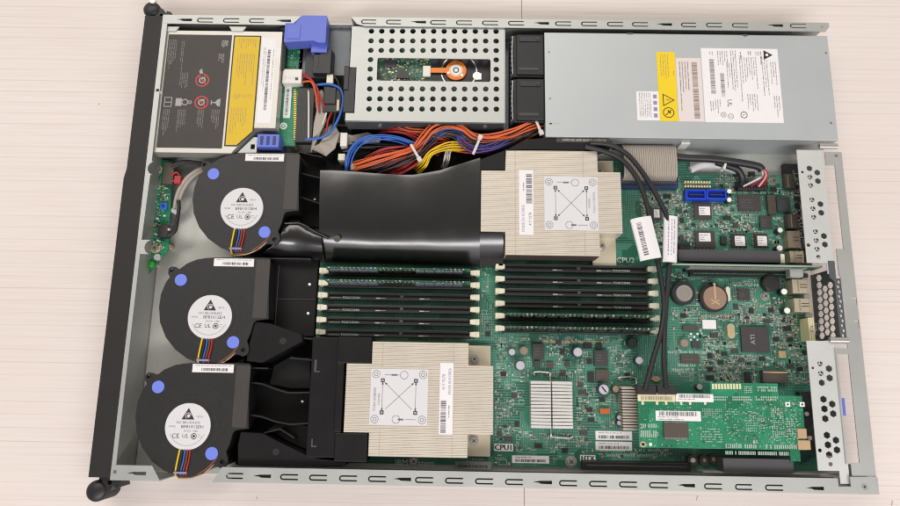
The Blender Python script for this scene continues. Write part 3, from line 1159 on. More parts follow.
# ================================================================== POWER SUPPLY
Z = 41.0
ps = thing('power_supply', 'large flat grey steel power supply unit with yellow and white stickers', 'power supply', P(690, 87, FLOOR) + (FLOOR,))
q = R(545, 34, 834, 138.5, Z)
pc = MB()
px1 = HL - 1.6
pc.box(q[0], q[1], FLOOR, px1, q[3], Z, 'psu_steel')
pc.build('case', ps, bevel=.5)
pd = MB()
for px, py in ((549, 52), (550, 98.5), (826, 53), (831, 123), (745, 36)):
    x, y = P(px, py, Z)
    pd.cyl(x, y, Z - .1, Z + .05, 1.7, 'steel', 12)
    pd.cyl(x, y, Z - .1, Z + .1, .8, 'steel_dark', 10)
    pd.build('rivet', ps)
    pd = MB()
x, y = P(551, 123.5, Z)
pd.box(x - 1.6, y - .7, Z - .1, x + 1, y + .7, Z + .1, 'ink')
pd.box(x + 2, y - .3, Z - .1, x + 9, y + .3, Z + .06, 'ink_pale')
for px in (630, 745):
    x, y = P(px, 34.5, Z)
    pd.box(x - 3, q[3] - 1.2, Z - .1, x + 3, q[3] + .4, Z + .2, 'steel_dark')
pd.build('seam_mark', ps)
zt = Z + .2
V = -math.pi / 2
# yellow
y1 = MB()
r = R(658, 52, 676.5, 121, Z)
y1.rbox(r, Z - .1, zt - .05, 'paper_yellow')
w, h = r[2] - r[0], r[3] - r[1]
y1.lines((r[0] + 2, r[1] + h * .47, r[0] + w * .66, r[3] - 2.5), zt, 'ink_brown', 2.3, .7, True, .95)
y1.lines((r[0] + w * .78, r[1] + h * .60, r[0] + w * .95, r[1] + h * .72), zt, 'ink_brown', 2.3, .8, True)
x, y = r[0] + w * .5, r[1] + h * .30
def tri(cx, cy, s):
    return [(cx + s, cy), (cx - s * .75, cy + s), (cx - s * .75, cy - s)]
y1.plate(tri(x, y, 6.5), [tri(x - .2, y, 5.1)], zt - .1, zt, 'ink')
y1.plate([(x - 2.2, y - .3), (x - .2, y + .9), (x - .3, y + .1), (x + 2.8, y + .4), (x + .4, y - .8), (x + .5, y - .1)], [], zt - .1, zt + .02, 'ink')
x, y = r[0] + w * .5, r[1] + h * .12
y1.ring(x, y, zt, 4.6, 5.4, 'ink')
y1.obox(x, y, zt - .1, zt + .01, 8, .8, .75, 'ink')
y1.obox(x + .6, y + .8, zt - .1, zt + .02, 4, 1.3, 2.3, 'ink')
y1.build('warning_label', ps, label='yellow warning sticker with shock triangle')
y2 = MB()
r = R(636.7, 91.3, 659.4, 120.3, Z)
y2.rbox(r, Z - .1, zt - .07, 'paper')
w = r[2] - r[0]
y2.lines((r[0] + 1, r[1] + 1.5, r[0] + w * .66, r[3] - 1.5), zt, 'ink_grey', 1.75, .55, True, .95, False)
for i in range(4):
    yy = r[1] + 3 + i * 6.5
    y2.box(r[0] + w * .74, yy, zt - .1, r[0] + w * .9, yy + 4, zt, 'ink_violet')
y2.build('small_print_label', ps, label='small square white sticker of fine print')
y3 = MB()
r = R(677.2, 58, 702.5, 121.5, Z)
y3.rbox(r, Z - .1, zt - .05, 'paper_pink')
w, h = r[2] - r[0], r[3] - r[1]
y3.barcode((r[0] + w * .62, r[1] + h * .05, r[0] + w * .84, r[3] - h * .07), zt, 'ink_brown', True)
y3.lines((r[0] + w * .06, r[1] + h * .15, r[0] + w * .52, r[3] - h * .06), zt, 'ink_grey', 2.6, .9, True, 1, word=(5, 14))
y3.build('barcode_label', ps, label='pinkish white sticker with one long barcode')
y4 = MB()
r = R(703, 48.5, 780.5, 122.5, Z)
y4.rbox(r, Z - .1, zt - .03, 'paper')
w, h = r[2] - r[0], r[3] - r[1]
def fq(a0, b0, a1, b1):
    return (r[0] + a0 * w, r[3] - b1 * h, r[0] + a1 * w, r[3] - b0 * h)
y4.barcode(fq(.10, .15, .16, .62), zt, 'ink_grey', True)
y4.barcode(fq(.23, .34, .28, .66), zt, 'ink_grey', True)
for a in (fq(.09, .05, .16, .12), fq(.20, .04, .35, .30), fq(.30, .20, .40, .60), fq(.38, .03, .46, .92), fq(.47, .10, .54, .80), fq(.55, .12, .72, .60), fq(.56, .62, .70, .92), fq(.78, .10, .86, .85), fq(.88, .18, .97, .56), fq(.88, .64, .98, .95), fq(.07, .72, .13, .96), fq(.70, .04, .76, .18), fq(.12, .70, .22, .9)):
    y4.lines(a, zt, 'ink_grey', 2.2, .75, True, .95)
for a in (fq(.58, .04, .66, .11), fq(.48, .05, .53, .2), fq(.74, .04, .79, .25)):
    y4.lines(a, zt, 'ink', 2.2, 1.0, True, .95)
x, y = r[0] + .865 * w, r[3] - .085 * h
y4.plate(tri(x, y, 5), [circ(x - .6, y, 1.5, 10)], zt - .1, zt, 'ink')
x, y = r[0] + .325 * w, r[3] - .745 * h
y4.text('UL', x, y, zt, 6.5, 'ink', V)
for a, b, s in ((.33, .92, 'S'), (.24, .90, 'N')):
    x, y = r[0] + a * w, r[3] - b * h
    y4.ring(x, y, zt, 2.2, 2.7, 'ink_grey', 18)
    y4.text(s, x, y, zt, 3.4, 'ink_grey', V)
x, y = r[0] + .5 * w, r[3] - .90 * h
y4.ring(x, y, zt, 2.7, 3.4, 'ink', 18)
y4.text('L', x, y, zt, 3.6, 'ink', V)
y4.build('rating_label', ps, label='large white rating sticker with barcodes and a black triangle logo')
pt = MB()
r = R(681, 150, 690, 163, 30)
pt.box(r[0], q[1] - 2.4, 14, r[2], q[1] - .1, 33, 'white_plastic')
pt.box(r[0] - 1, q[1] - 10, 12, r[2] + 2, q[1] - 2.0, 15, 'white_plastic')
pt.build('cable_clip', ps, bevel=.4)

# ================================================================== BLOWERS
Z = 38.0
HUB = (210.0, 317.0)
ox, oy = P(*HUB, Z)
def LP(px, py, z=Z):
    return P(px, py, z)
bw = thing('blower_fan', 'x', 'blower', (ox, oy, FLOOR), 'black blower fans along the front of the server')
out = PL([(214, 257.5), (232, 257.3), (252, 257.5), (269.5, 258), (268.8, 290), (268.5, 319), (256, 320.5), (253.5, 323), (250.5, 333), (247, 341)], Z)
out += PL([(248.5, 346), (249, 350.5), (247, 354.5), (243, 356.5), (239, 355)], Z)
cxh, cyh = P(208, 311, Z)
arc = [(236, 354.5), (226, 361), (213, 364.5), (200, 363.5), (187, 358.5), (175, 349.5), (165.5, 337), (160, 322), (159, 307), (161, 294), (166, 282), (170, 277)]
arc2 = [(168, 273.5), (168.5, 269), (171.5, 266.5), (175.5, 266.8), (179, 269.5), (187, 263.5), (197, 259.5), (206, 258)]
out += PL(arc + arc2, Z)
h1 = P(243.3, 350, Z)
h2 = P(171.8, 270, Z)
hs = MB()
hs.plate(out, [circ(h1[0], h1[1], 2.1, 12), circ(h2[0], h2[1], 2.1, 12)], Z - 2.4, Z, 'fan_plastic')
inner = [((p[0] - cxh) * .975 + cxh, (p[1] - cyh) * .975 + cyh) for p in out]
hs.plate(inner, [], FLOOR, Z - 2.5, 'black_plastic')
hs.build('housing', bw, bevel=.7)
lp = MB()
r = R(254.5, 259.5, 269, 318, Z)
lp.box(r[0], r[1], Z - .1, r[2] - .4, r[3], Z + .35, 'fan_lip')
lp.build('outlet_lip', bw, bevel=.2)
gv = MB()
def groove(pts, th=.9):
    pts = PL(pts, Z)
    for i in range(len(pts) - 1):
        a, b = pts[i], pts[i + 1]
        l = math.hypot(b[0] - a[0], b[1] - a[1])
        gv.obox((a[0] + b[0]) / 2, (a[1] + b[1]) / 2, Z - .05, Z + .06, l + .2, th, math.atan2(b[1] - a[1], b[0] - a[0]), 'chip_dark')
groove([(214, 297), (214.5, 277), (224, 279), (234, 283), (243, 291), (250, 302)])
groove([(234, 330), (242, 320), (246, 311)])
groove([(188, 333), (180, 337), (172, 340)])
groove([(181, 288), (187, 294), (192, 300)])
gv.ring(ox, oy, Z + .07, 24.6, 25.6, 'chip_dark', 56)
gv.cyl(ox, oy, Z - .05, Z + .25, 22.2, 'fan_plastic', 48)
gv.build('moulded_lines', bw)
hb_ = MB()
RL = 20.0
hb_.cyl(ox, oy, Z - .05, Z + .5, RL, 'paper_dot', 56)
zt = Z + .56
tx, ty = ox - .5, oy + RL * .52
def tri_up(cx, cy, s):
    return [(cx, cy + s), (cx - s, cy - s * .8), (cx + s, cy - s * .8)]
hb_.plate(tri_up(tx, ty, 5.6), [circ(tx + .4, ty - 1.4, 1.5, 12)], zt - .1, zt, 'ink')
hb_.ring(tx + .2, ty - 1.3, zt + .03, 2.3, 2.8, 'paper_dot', 20, .3, 4.2)
hb_.text('DELTA', ox + 9.8, oy + RL * .42, zt, 1.9, 'ink_grey')
hb_.text('DC BRUSHLESS', ox + .2, oy + 3.3, zt, 2.7, 'ink_grey', 0, 1.15)
hb_.text('MODEL', ox - 13.6, oy - .2, zt, 1.9, 'ink_grey')
hb_.text('BFB1012EH', ox + 4, oy - .3, zt, 3.7, 'ink', 0, 1.12)
hb_.text('DC12V  1.98A', ox + 3, oy - 3.9, zt, 2.1, 'ink_grey')
hb_.text('CE', ox - 10, oy - 8.3, zt, 5.6, 'ink')
hb_.text('UL', ox - 1.4, oy - 8.2, zt, 4.8, 'ink')
hb_.ring(ox + 6, oy - 8.2, zt, 2.0, 2.6, 'ink', 16)
hb_.box(ox + 5, oy - 9.2, zt - .1, ox + 7, oy - 7.2, zt, 'ink')
hb_.lines((ox + 9.5, oy - 10.5, ox + 15, oy - 6), zt, 'ink_pale', 1.8, .6)
for i in range(26):
    a = math.radians(205 + i * 5.2)
    hb_.obox(ox + 16.3 * math.cos(a), oy + 16.3 * math.sin(a), zt - .1, zt, .9, .8, a + 1.57, 'ink_pale')
hb_.build('hub_label', bw)
for px, py in ((181, 280), (233.2, 342.3)):
    d = MB()
    x, y = P(px, py, Z)
    d.cyl(x, y, Z - .1, Z + .45, 5.5, 'blue_dot', 30)
    d.build('blue_dot', bw)
d = MB()
r = R(214, 258.6, 254, 266.4, Z)
d.rbox(r, Z - .1, Z + .15, 'paper')
d.barcode((r[0] + 8, r[1] + 1.3, r[2] - 5, r[1] + 3.8), Z + .2, 'ink')
d.lines((r[0] + 2, r[1] + 4.5, r[2] - 2, r[3] - .5), Z + .2, 'ink_grey', 1.7, .6, fill=1, ragged=False)
d.build('barcode_label', bw)
for i, k in enumerate(('w_yellow', 'w_black', 'w_blue', 'w_brown', 'w_red')):
    d = MB()
    x, y = ox - 5.2 + 2.3 * i, oy - RL + .5
    e = oy - RL - 21
    d.tube([(x, y, Z + .2), (x - .6 * (i == 0), y - 8, Z + 1.2), (x - 1.6, y - 17, Z + 1.0), (x - 1.8, e, Z - .8), (x - 1.6, e - 3, Z - 8)], .8, k, 8)
    d.build('wire', bw)
d = MB()
d.box(ox - 8, oy - RL - 19.5, Z - .2, ox + 3.2, oy - RL - 17.9, Z + 2.6, 'ink_violet')
d.build('cable_tie', bw)
d = MB()
ear = P(236, 350, Z)
d.tube([(ear[0] + 2, ear[1] + 4, Z - .5), (ear[0] - 6, ear[1] - 5.5, Z), (ox + 8, oy - RL - 21.5, Z - 1), (ox - 6, oy - RL - 22.5, Z - 3)], .7, 'w_brown', 7)
d.tube([(ear[0] + 3, ear[1] + 3, Z - 1), (ear[0] - 5, ear[1] - 7, Z - .5), (ox + 8, oy - RL - 23, Z - 1.5), (ox - 6, oy - RL - 24, Z - 4)], .7, 'tan', 7)
d.build('lead', bw)
x1_, y1_ = P(242, 208.5, Z)
x3_, y3_ = P(188, 426.5, Z)
dup(bw, x1_ - ox, y1_ - oy, 'top black blower fan, next to the black and yellow labelled drive')
dup(bw, x3_ - ox, y3_ - oy, 'bottom black blower fan, against the lower side rail')
bw['label'] = 'middle black blower fan, left of the memory sockets'

# ================================================================== UPPER AIR DUCT
ud = thing('air_duct', 'glossy black moulded air duct leading from the top blower to the upper heatsink', 'air duct', P(400, 215, FLOOR) + (FLOOR,))
dk = MB()
# stations in px: (px, north py, south py)
st = [(321, 171.5, 259), (334, 171.5, 260), (352, 172.5, 260.8), (376, 174.5, 261.5), (400, 176, 262.2), (414, 176, 262.6), (440, 171.5, 263.4), (462, 164.5, 263.8), (480, 159, 264)]
prof = [(0, 39.6), (.012, 39.7), (.04, 39.78), (.15, 39.8), (.3, 39.45), (.42, 38.75), (.52, 37.8), (.60, 36.8), (.648, 36.1), (.662, 35.85), (.70, 35.0), (.74, 34.05), (.78, 32.9), (.82, 31.2), (.86, 29.0), (.90, 26.1), (.94, 22.5), (.97, 19.2), (1, 15.6)]
def grid(mb, st, prof, k, dz=0):
    vs, fs = [], []
    np_ = len(prof)
    ss = []
    for i in range(len(st) - 1):
        for t in range(6):
            u = t / 6
            ss.append([st[i][j] * (1 - u) + st[i + 1][j] * u for j in range(3)])
    ss.append(st[-1])
    for px, a, b in ss:
        pn, psz = P(px, a, 36), P(px, b, 24)
        for t, z in prof:
            wob = (.30 * math.sin(px / 13.0 + 2.2 * t) + .16 * math.sin(px / 5.3 - 4 * t)) * math.sin(math.pi * t) ** .5
            vs.append((pn[0] * (1 - t) + psz[0] * t, pn[1] * (1 - t) + psz[1] * t, z + dz + wob))
    n = len(ss)
    for i in range(n - 1):
        for j in range(np_ - 1):
            fs.append((i * np_ + j, i * np_ + j + 1, (i + 1) * np_ + j + 1, (i + 1) * np_ + j))
    mb.add(vs, fs, k, True)
    # skirts at both ends and along the north and south edges
    for i in (0, n - 1):
        e = [vs[i * np_ + j] for j in range(np_)]
        o = [(p[0], p[1], FLOOR + 9) for p in e]
        mb.add(e + o, [(j, j + 1, j + 1 + np_, j + np_) for j in range(np_ - 1)], k)
    for j in (0, np_ - 1):
        e = [vs[i * np_ + j] for i in range(n)]
        o = [(p[0], p[1], FLOOR + 9) for p in e]
        mb.add(e + o, [(i, i + 1, i + 1 + n, i + n) for i in range(n - 1)], k)
grid(dk, st, prof, 'duct_gloss')
dk.build('cover', ud)
dn = MB()                                # arm over the heatsink's corner and along the power supply
zz = 38.8
dn.plate(PL([(480, 159.5), (506, 150), (526, 139.5), (560, 136.5), (610, 139.5), (612, 146), (600, 150), (505, 149.2), (505, 169.8), (480, 169.8)], zz), [], 24, zz, 'duct_matte')
x, y = P(463, 180, 38)
dn.dome(x, y, 38.0, 2.6, .9, 'duct_gloss', 16, 4)
dn.build('side_arm', ud, bevel=.6)
ds = MB()
ds.plate(PL([(480, 232.5), (504, 232.8), (504, 263.5), (480, 263.6)], 33), [], 10, 22, 'duct_gloss')
vs, fs = [], []
pr_ = [(0, 36.0), (.04, 35.8), (.2, 34.2), (.35, 32.4), (.5, 29.8), (.62, 26.8), (.74, 23.2), (.85, 19.8), (.93, 17.4), (1, 15.0)]
a0, a1 = P(480, 232.5, 36), P(503.5, 232.5, 36)
b0, b1 = P(480, 264, 24), P(503.5, 264.3, 24)
for t, z in pr_:
    vs += [(a0[0] * (1 - t) + b0[0] * t, a0[1] * (1 - t) + b0[1] * t, z), (a1[0] * (1 - t) + b1[0] * t, a1[1] * (1 - t) + b1[1] * t, z)]
fs = [(2 * i, 2 * i + 2, 2 * i + 3, 2 * i + 1) for i in range(len(pr_) - 1)]
ds.add(vs, fs, 'duct_gloss', True)
ds.build('lower_cheek', ud)
dl = MB()                              # lobe that wraps the blower's ear
vs, fs = [], []
lob = [(262, 254, 262, 255.5), (272, 246, 268, 256.5), (279, 236, 275, 257), (283, 224, 284, 257.4), (290, 219, 292, 257.8), (298, 219, 300, 258.2), (306, 226, 308, 258.6), (314, 230, 316, 259), (322, 232.5, 324, 259.4)]
pr2 = [(0, 31), (.08, 34.2), (.2, 35.2), (.4, 35), (.58, 33.6), (.74, 30.5), (.87, 26), (1, 20)]
for ax, ay, bx, by in lob:
    n_, s_ = P(ax, ay, 34), P(bx, by, 24)
    for t, z in pr2:
        vs.append((n_[0] * (1 - t) + s_[0] * t, n_[1] * (1 - t) + s_[1] * t, z))
m_ = len(pr2)
for i in range(len(lob) - 1):
    for j in range(m_ - 1):
        fs.append((i * m_ + j, i * m_ + j + 1, (i + 1) * m_ + j + 1, (i + 1) * m_ + j))
dl.add(vs, fs, 'duct_gloss', True)
for j in (0, m_ - 1):
    e = [vs[i * m_ + j] for i in range(len(lob))]
    dl.add(e + [(p[0], p[1], FLOOR + 2) for p in e], [(i, i + 1, i + 1 + len(lob), i + len(lob)) for i in range(len(lob) - 1)], 'duct_gloss')
dl.tube([P(285, 223.5, 35) + (35.6,), P(301, 224, 35) + (36,), P(315, 232, 36) + (36.4,), P(329, 238.5, 37) + (37.0,)], .9, 'duct_gloss', 8)
x, y = P(337, 238.5, 37)
dl.cyl(x, y, 36, 37.6, 3.2, 'chip_brown', 20)
dl.build('lobe', ud)
dt = MB()                                   # dark throat behind the blower outlet
r = R(297, 152, 326, 226, 14)
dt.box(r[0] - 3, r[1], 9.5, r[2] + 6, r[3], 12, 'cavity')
for a, b in (((299, 172.5), (322, 178.5)), ((298, 196), (321, 204)), ((299, 152), (322, 157))):
    p0, p1 = P(*a, 30), P(*b, 30)
    l = math.hypot(p1[0] - p0[0], p1[1] - p0[1])
    dt.obox((p0[0] + p1[0]) / 2, (p0[1] + p1[1]) / 2, 10, 30, l, 1.1, math.atan2(p1[1] - p0[1], p1[0] - p0[0]), 'duct_matte')
x, y = P(314.5, 199, 14)
dt.cyl(x, y, 11.9, 13, 1.1, 'led_white', 10)
dt.build('throat', ud)
dw = MB()                                   # black channel under the wires
r = R(322, 128, 556, 190, 10)
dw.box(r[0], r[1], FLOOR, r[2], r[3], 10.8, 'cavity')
dw.build('wire_channel', ud)
dlb = MB()
r = R(556, 137.5, 608, 143, 39)
n = 10
dlb.plate([(r[0] + 2 + 2 * math.cos(a), (r[1] + r[3]) / 2 + 2.3 * math.sin(a)) for a in [math.pi / 2 + math.pi * i / n for i in range(n + 1)]] + [(r[2] + 2 * math.cos(a), (r[1] + r[3]) / 2 + 2.3 * math.sin(a)) for a in [-math.pi / 2 + math.pi * i / n for i in range(n + 1)]], [], 38.7, 39.2, 'fan_lip')
dlb.lines((r[0] + 6, r[1] + 1, r[2] - 2, r[3] - 1), 39.25, 'ink_pale', 3, 2.0, fill=1, ragged=False, word=(4, 9))
dlb.build('embossed_strip', ud, label='grey rounded strip of embossed print')

# ================================================================== LOWER AIR DUCT
ld = thing('air_duct', 'matt black open air duct leading from the bottom blower to the lower heatsink', 'air duct', P(300, 400, FLOOR) + (FLOOR,))
dm_ = MB()
r = R(240, 338, 345, 466, 10)
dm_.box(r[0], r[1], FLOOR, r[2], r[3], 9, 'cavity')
dm_.build('floor_panel', ld)
d2 = MB()
d2.plate(PL([(255.5, 322), (270, 323.5), (301, 334.5), (302.5, 341.5), (286, 350), (262, 363), (247, 361), (247.5, 354), (250, 342), (254, 326)], 36), [], 10, 36, 'duct_matte')
x, y = P(283, 341, 36)
d2.cyl(x, y, 35.9, 36.3, 3.2, 'fan_plastic', 20)
d2.build('upper_wing', ld, bevel=.8)
d3 = MB()
d3.plate(PL([(241, 432), (262, 433.5), (285, 445), (308, 456), (319, 459), (346, 462), (346, 466), (238, 466), (238, 445)], 35), [], 9, 35, 'duct_matte')
x, y = P(276, 452, 35)
d3.cyl(x, y, 34.9, 35.3, 3.0, 'fan_plastic', 20)
d3.build('lower_wing', ld, bevel=.8)
d4 = MB()
q = R(309, 337, 337.5, 458, 36)
q2 = R(337, 337, 372.3, 364, 37)
q3 = R(334, 432.5, 368, 462, 37)
d4.box(q[0], q[1], 9, q[2], q[3], 35.5, 'duct_matte')
d4.box(q2[0] + .3, q2[1] + .3, 9, q2[2] - .6, q2[3], 37.6, 'duct_matte')
d4.box(q3[0] + .3, q3[1], 9, q3[2] - .6, q3[3] - .6, 37.6, 'duct_matte')
qv = R(337.5, 364, 343.5, 432, 37)
d4.box(q2[0] + .3, q3[3] - .5, 9, P(344, 398, 37)[0] - 1.2, q2[1] + .3, 37.2, 'duct_matte')
d4.build('shroud', ld, bevel=.9)
for pts in ([(250, 382.5), (262, 384), (275, 389), (288, 393), (310, 392.5)], [(248, 414.5), (262, 417), (276, 422), (290, 424.5), (308, 423.5)], [(300, 340), (304, 338), (322, 340)], [(290, 358), (312, 360)], [(264, 433), (280, 429), (294, 438)], [(252, 368), (268, 368.5)]):
    d5 = MB()
    pq_ = [P(*p, 30) for p in pts]
    wv = [(x, y + .65) for x, y in pq_] + [(x, y - .65) for x, y in pq_[::-1]]
    d5.plate(wv, [], 9, 30, 'black_plastic')
    d5.build('guide_vane', ld, bevel=.3)
for pts in ([(270, 384), (274, 366), (292, 356), (310, 358), (310, 388), (290, 388)], [(268, 430), (276, 424), (308, 426), (308, 450), (290, 442)]):
    d5 = MB()
    d5.plate(PL(pts, 16), [], 9, 16, 'duct_matte')
    d5.build('ramp', ld)
for px, py, w, h in ((315.5, 366, 2, 11), (312, 443, 1.2, 7)):
    d6 = MB()
    x, y = P(px, py, 36)
    d6.box(x - w / 2, y - h / 2, 35.4, x + w / 2, y + h / 2, 36.2, 'grey_plastic')
    d6.box(x, y - h / 2, 35.4, x + 4, y - h / 2 + 1.2, 36.1, 'grey_plastic')
    d6.build('catch', ld)
d6 = MB()
x, y = P(302, 401.5, 12)
d6.cyl(x, y, 8.9, 11, 1.1, 'led_white', 10)
d6.build('pin', ld)
# black flat panel between the middle blower and the memory sockets
mp_ = MB()
r = R(268, 263, 316, 336, 12)
mp_.box(r[0] - 10, r[1], FLOOR, r[2], r[3] + 4, 12, 'duct_matte')
r2 = R(270, 259.5, 281, 268, 20)
mp_.box(r[0] - 2, r[3] + 1, 11.9, r[2] - 4, r[3] + 2.4, 26, 'black_plastic')
mp_.box(r[0] + 8, r[1] + 4, 11.9, r[0] + 9, r[3] - 2, 13, 'chip')
mp_.box(r[0] + 8, (r[1] + r[3]) / 2 - .5, 11.9, r[2], (r[1] + r[3]) / 2 + .5, 12.8, 'black_plastic')
for px, py in ((309.5, 284.3), (308, 313.3)):
    x, y = P(px, py, 13)
    mp_.cyl(x, y, 11.9, 13, 1.3, 'led_white', 10)
o = mp_.build('baffle_panel', loc=((r[0] + r[2]) / 2, (r[1] + r[3]) / 2, FLOOR), bevel=.4)
tag(o, 'flat black plastic panel between the middle blower and the left memory sockets', 'baffle')

# ================================================================== MOTHERBOARD
ZB = 9.0
mbd = thing('motherboard', 'large green circuit board crowded with chips and sockets filling the rear half', 'motherboard', P(560, 320, FLOOR) + (FLOOR,))
pb = MB()
bq = R(317, 172, 806, 467, ZB)
xs_, ys_ = P(690, 165, ZB)
ytop2 = P(640, 160, ZB)[1]
pb.plate([(bq[0], bq[1]), (bq[2], bq[1]), (bq[2], bq[3]), (xs_, bq[3]), (xs_, ytop2), (bq[0], ytop2)], [], ZB - 1.6, ZB, 'pcb')
for i in range(5):
    for j in range(3):
        pb.cyl(bq[0] + 10 + i * (bq[2] - bq[0] - 20) / 4, bq[1] + 8 + j * (bq[3] - bq[1] - 16) / 2, FLOOR, ZB - 1.6, 3, 'brass', 8)
pb.build('board', mbd)

occupied = []         # rectangles (mm) kept clear of small parts
def occ(r, g=1.2):
    occupied.append((r[0] - g, r[1] - g, r[2] + g, r[3] + g))

def chip(px0, py0, px1, py1, h=2.2, k='chip', pins=True, sticker=None, name='chip', text=None, parent=None, z=ZB, bev=.25):
    r = R(px0, py0, px1, py1, z + h)
    mb = MB()
    mb.rbox(r, z - .05, z + h, k)
    if pins:
        w, hh = r[2] - r[0], r[3] - r[1]
        for i in range(int(hh / 1.1)):
            yy = r[1] + .8 + i * 1.1
            mb.box(r[0] - 1.4, yy, z - .05, r[0] + .05, yy + .5, z + .8, 'pins')
            mb.box(r[2] - .05, yy, z - .05, r[2] + 1.4, yy + .5, z + .8, 'pins')
        if pins != 'lr':
            for i in range(int(w / 1.1)):
                xx = r[0] + .8 + i * 1.1
                mb.box(xx, r[1] - 1.4, z - .05, xx + .5, r[1] + .05, z + .8, 'pins')
                mb.box(xx, r[3] - .05, z - .05, xx + .5, r[3] + 1.4, z + .8, 'pins')
    if sticker:
        s = R(*sticker, z + h)
        mb.rbox(s, z + h - .05, z + h + .12, 'paper')
        mb.lines((s[0] + 1, s[1] + 1, s[2] - 1, s[3] - 1), z + h + .16, 'ink_grey', 2.2, .8)
    elif not text and (r[2] - r[0]) > 9:
        mb.lines((r[0] + 2, r[1] + 2, r[2] - 2, r[3] - 3), z + h + .04, 'ink_grey', 2.6, .7, fill=.8)
    if text:
        mb.text(text, (r[0] + r[2]) / 2 - 2, (r[1] + r[3]) / 2, z + h + .05, (r[2] - r[0]) * .24, 'ink_pale', math.pi / 2 if text == 'ATI' else 0)
    occ(r, 2)
    return mb.build(name, parent or mbd, bevel=0)

def capacitor(px, py, rpx, h=9, ktop='cap_top', kside='cap_side', mark=False):
    x, y = P(px, py, ZB + h)
    rr = rpx * .95
    mb = MB()
    mb.cyl(x, y, ZB - .05, ZB + h - .8, rr, kside, 24)
    mb.cyl(x, y, ZB + h - .9, ZB + h, rr * .95, ktop, 24, rr * .82)
    if mark:
        mb.obox(x, y, ZB + h - .05, ZB + h + .06, rr * 1.3, rr * .28, -.9, 'ink')
    occ((x - rr, y - rr, x + rr, y + rr), .6)
    return mb.build('capacitor', mbd)

# --- memory sockets
def slot_row(px0l, px1l, pyl, px0r, px1r, pyr, zl=22.0):
    a = P((px0l + px1l) / 2, pyl, zl)
    b = P((px0r + px1r) / 2, pyr, zl)
    yc = (a[1] + b[1]) / 2
    return a[0], b[0], yc
rows_l = [((319, 328.5), 270.6, (470.5, 479.5), 272.6), ((318.5, 328), 282.6, (470.5, 479.5), 284.4), ((317.5, 328), 294.4, (470, 479.5), 297.0), ((317, 327.5), 307.0, (469.5, 479.5), 309.4), ((316.5, 327), 319.4, (469.5, 479.5), 322.2), ((316, 326), 332.0, (469.5, 479.5), 334.4)]
rows_r = [((495.7, 505), 266.7, (648, 658), 268.4), ((495.5, 505), 278.9, (648, 658), 280.7), ((495.5, 505), 291.3, (648, 659), 292.9), ((495.5, 505), 303.8, (649, 659.5), 305.5), ((495.5, 505), 316.2, (649, 660), 317.8), ((495.5, 505), 328.4, (649, 660), 330.4)]
slots = []
for bank, rows in (('l', rows_l), ('r', rows_r)):
    n = len(rows)
    f = [slot_row(*rw[0], rw[1], *rw[2], rw[3]) for rw in rows]
    xl = sum(a[0] for a in f) / n
    xr = sum(a[1] for a in f) / n
    y_first, y_last = f[0][2], f[-1][2]
    for i in range(n):
        slots.append((bank, i, xl, xr, y_first + (y_last - y_first) * i / (n - 1)))
filled = {('l', 0), ('l', 1), ('r', 4), ('r', 5)}
for bank, i, xl, xr, yc in slots:
    mb = MB()
    x0_, x1_ = xl + 2.5, xr - 2.5
    mb.box(x0_, yc - 3.4, ZB - .05, x1_, yc + 3.4, 15.5, 'slot_plastic')
    mb.box(x0_, yc + 1.0, 15.4, x1_, yc + 3.2, 18.5, 'slot_plastic')
    mb.box(x0_, yc - 3.2, 15.4, x1_, yc - 1.0, 18.5, 'slot_plastic')
    mb.box(x0_ + 4, yc + 2.6, 18.4, x1_ - 4, yc + 3.1, 18.7, 'slot_ridge')
    mb.box(x0_ + 2, yc - 3.35, 17.4, x1_ - 2, yc - 3.15, 18.0, 'chip_brown')
    mb.box(x0_, yc + 3.2, 9, x1_, yc + 3.9, 12, 'slot_ridge')
    xm_ = x0_ + (x1_ - x0_) * .52
    mb.box(xm_ - 1.6, yc - 1.05, 14, xm_ + 1.6, yc + 1.05, 18.55, 'slot_ridge')
    # lettering and marks moulded and printed on the socket wall
    tx_ = x0_ + (24 if bank == 'l' else (x1_ - x0_) - 26)
    if (bank, i) not in filled:
        mb.text('FOXCONN', tx_, yc - 2.0, 18.72, 2.9, 'silk', 0, 1.1)
        mb.box(tx_ - 20, yc - 2.3, 18.4, tx_ - 9.5, yc - 1.9, 18.62, 'ink_pale')
        for u in (.36, .66):
            xx = x0_ + (x1_ - x0_) * u
            mb.box(xx - 2.5, yc - 2.5, 18.4, xx + 2, yc - 1.6, 18.6, 'smd_white')
            mb.box(xx + 2.5, yc - 2.3, 18.4, xx + 7, yc - 1.9, 18.6, 'ink_pale')
    for xx in (x0_ - 4, x1_ + 1):
        mb.box(xx, yc - 2.6, ZB - .05, xx + 3, yc + 2.6, 17, 'slot_plastic')
    so = mb.build('memory_socket', mbd, bevel=.15)
    for s, xx in ((-1, xl), (1, xr)):
        lm = MB()
        xa, xb = (xx - 4.6, xx + 4.0)
        lm.plate([(xx - s * 4.2, yc - 2.0), (xx + s * 3.2, yc - 2.7), (xx + s * 4.6, yc - 2.4), (xx + s * 4.6, yc + 2.4), (xx + s * 3.2, yc + 2.7), (xx - s * 4.2, yc + 2.0)], [], 12, 22, 'latch')
        lm.box(min(xx + s * 1.5, xx + s * 4.4), yc - 2.2, 21.9, max(xx + s * 1.5, xx + s * 4.4), yc + 2.2, 23, 'latch')
        lo = lm.build('latch', so, bevel=.3)
    occ((xl - 5, yc - 4, xr + 5, yc + 4))

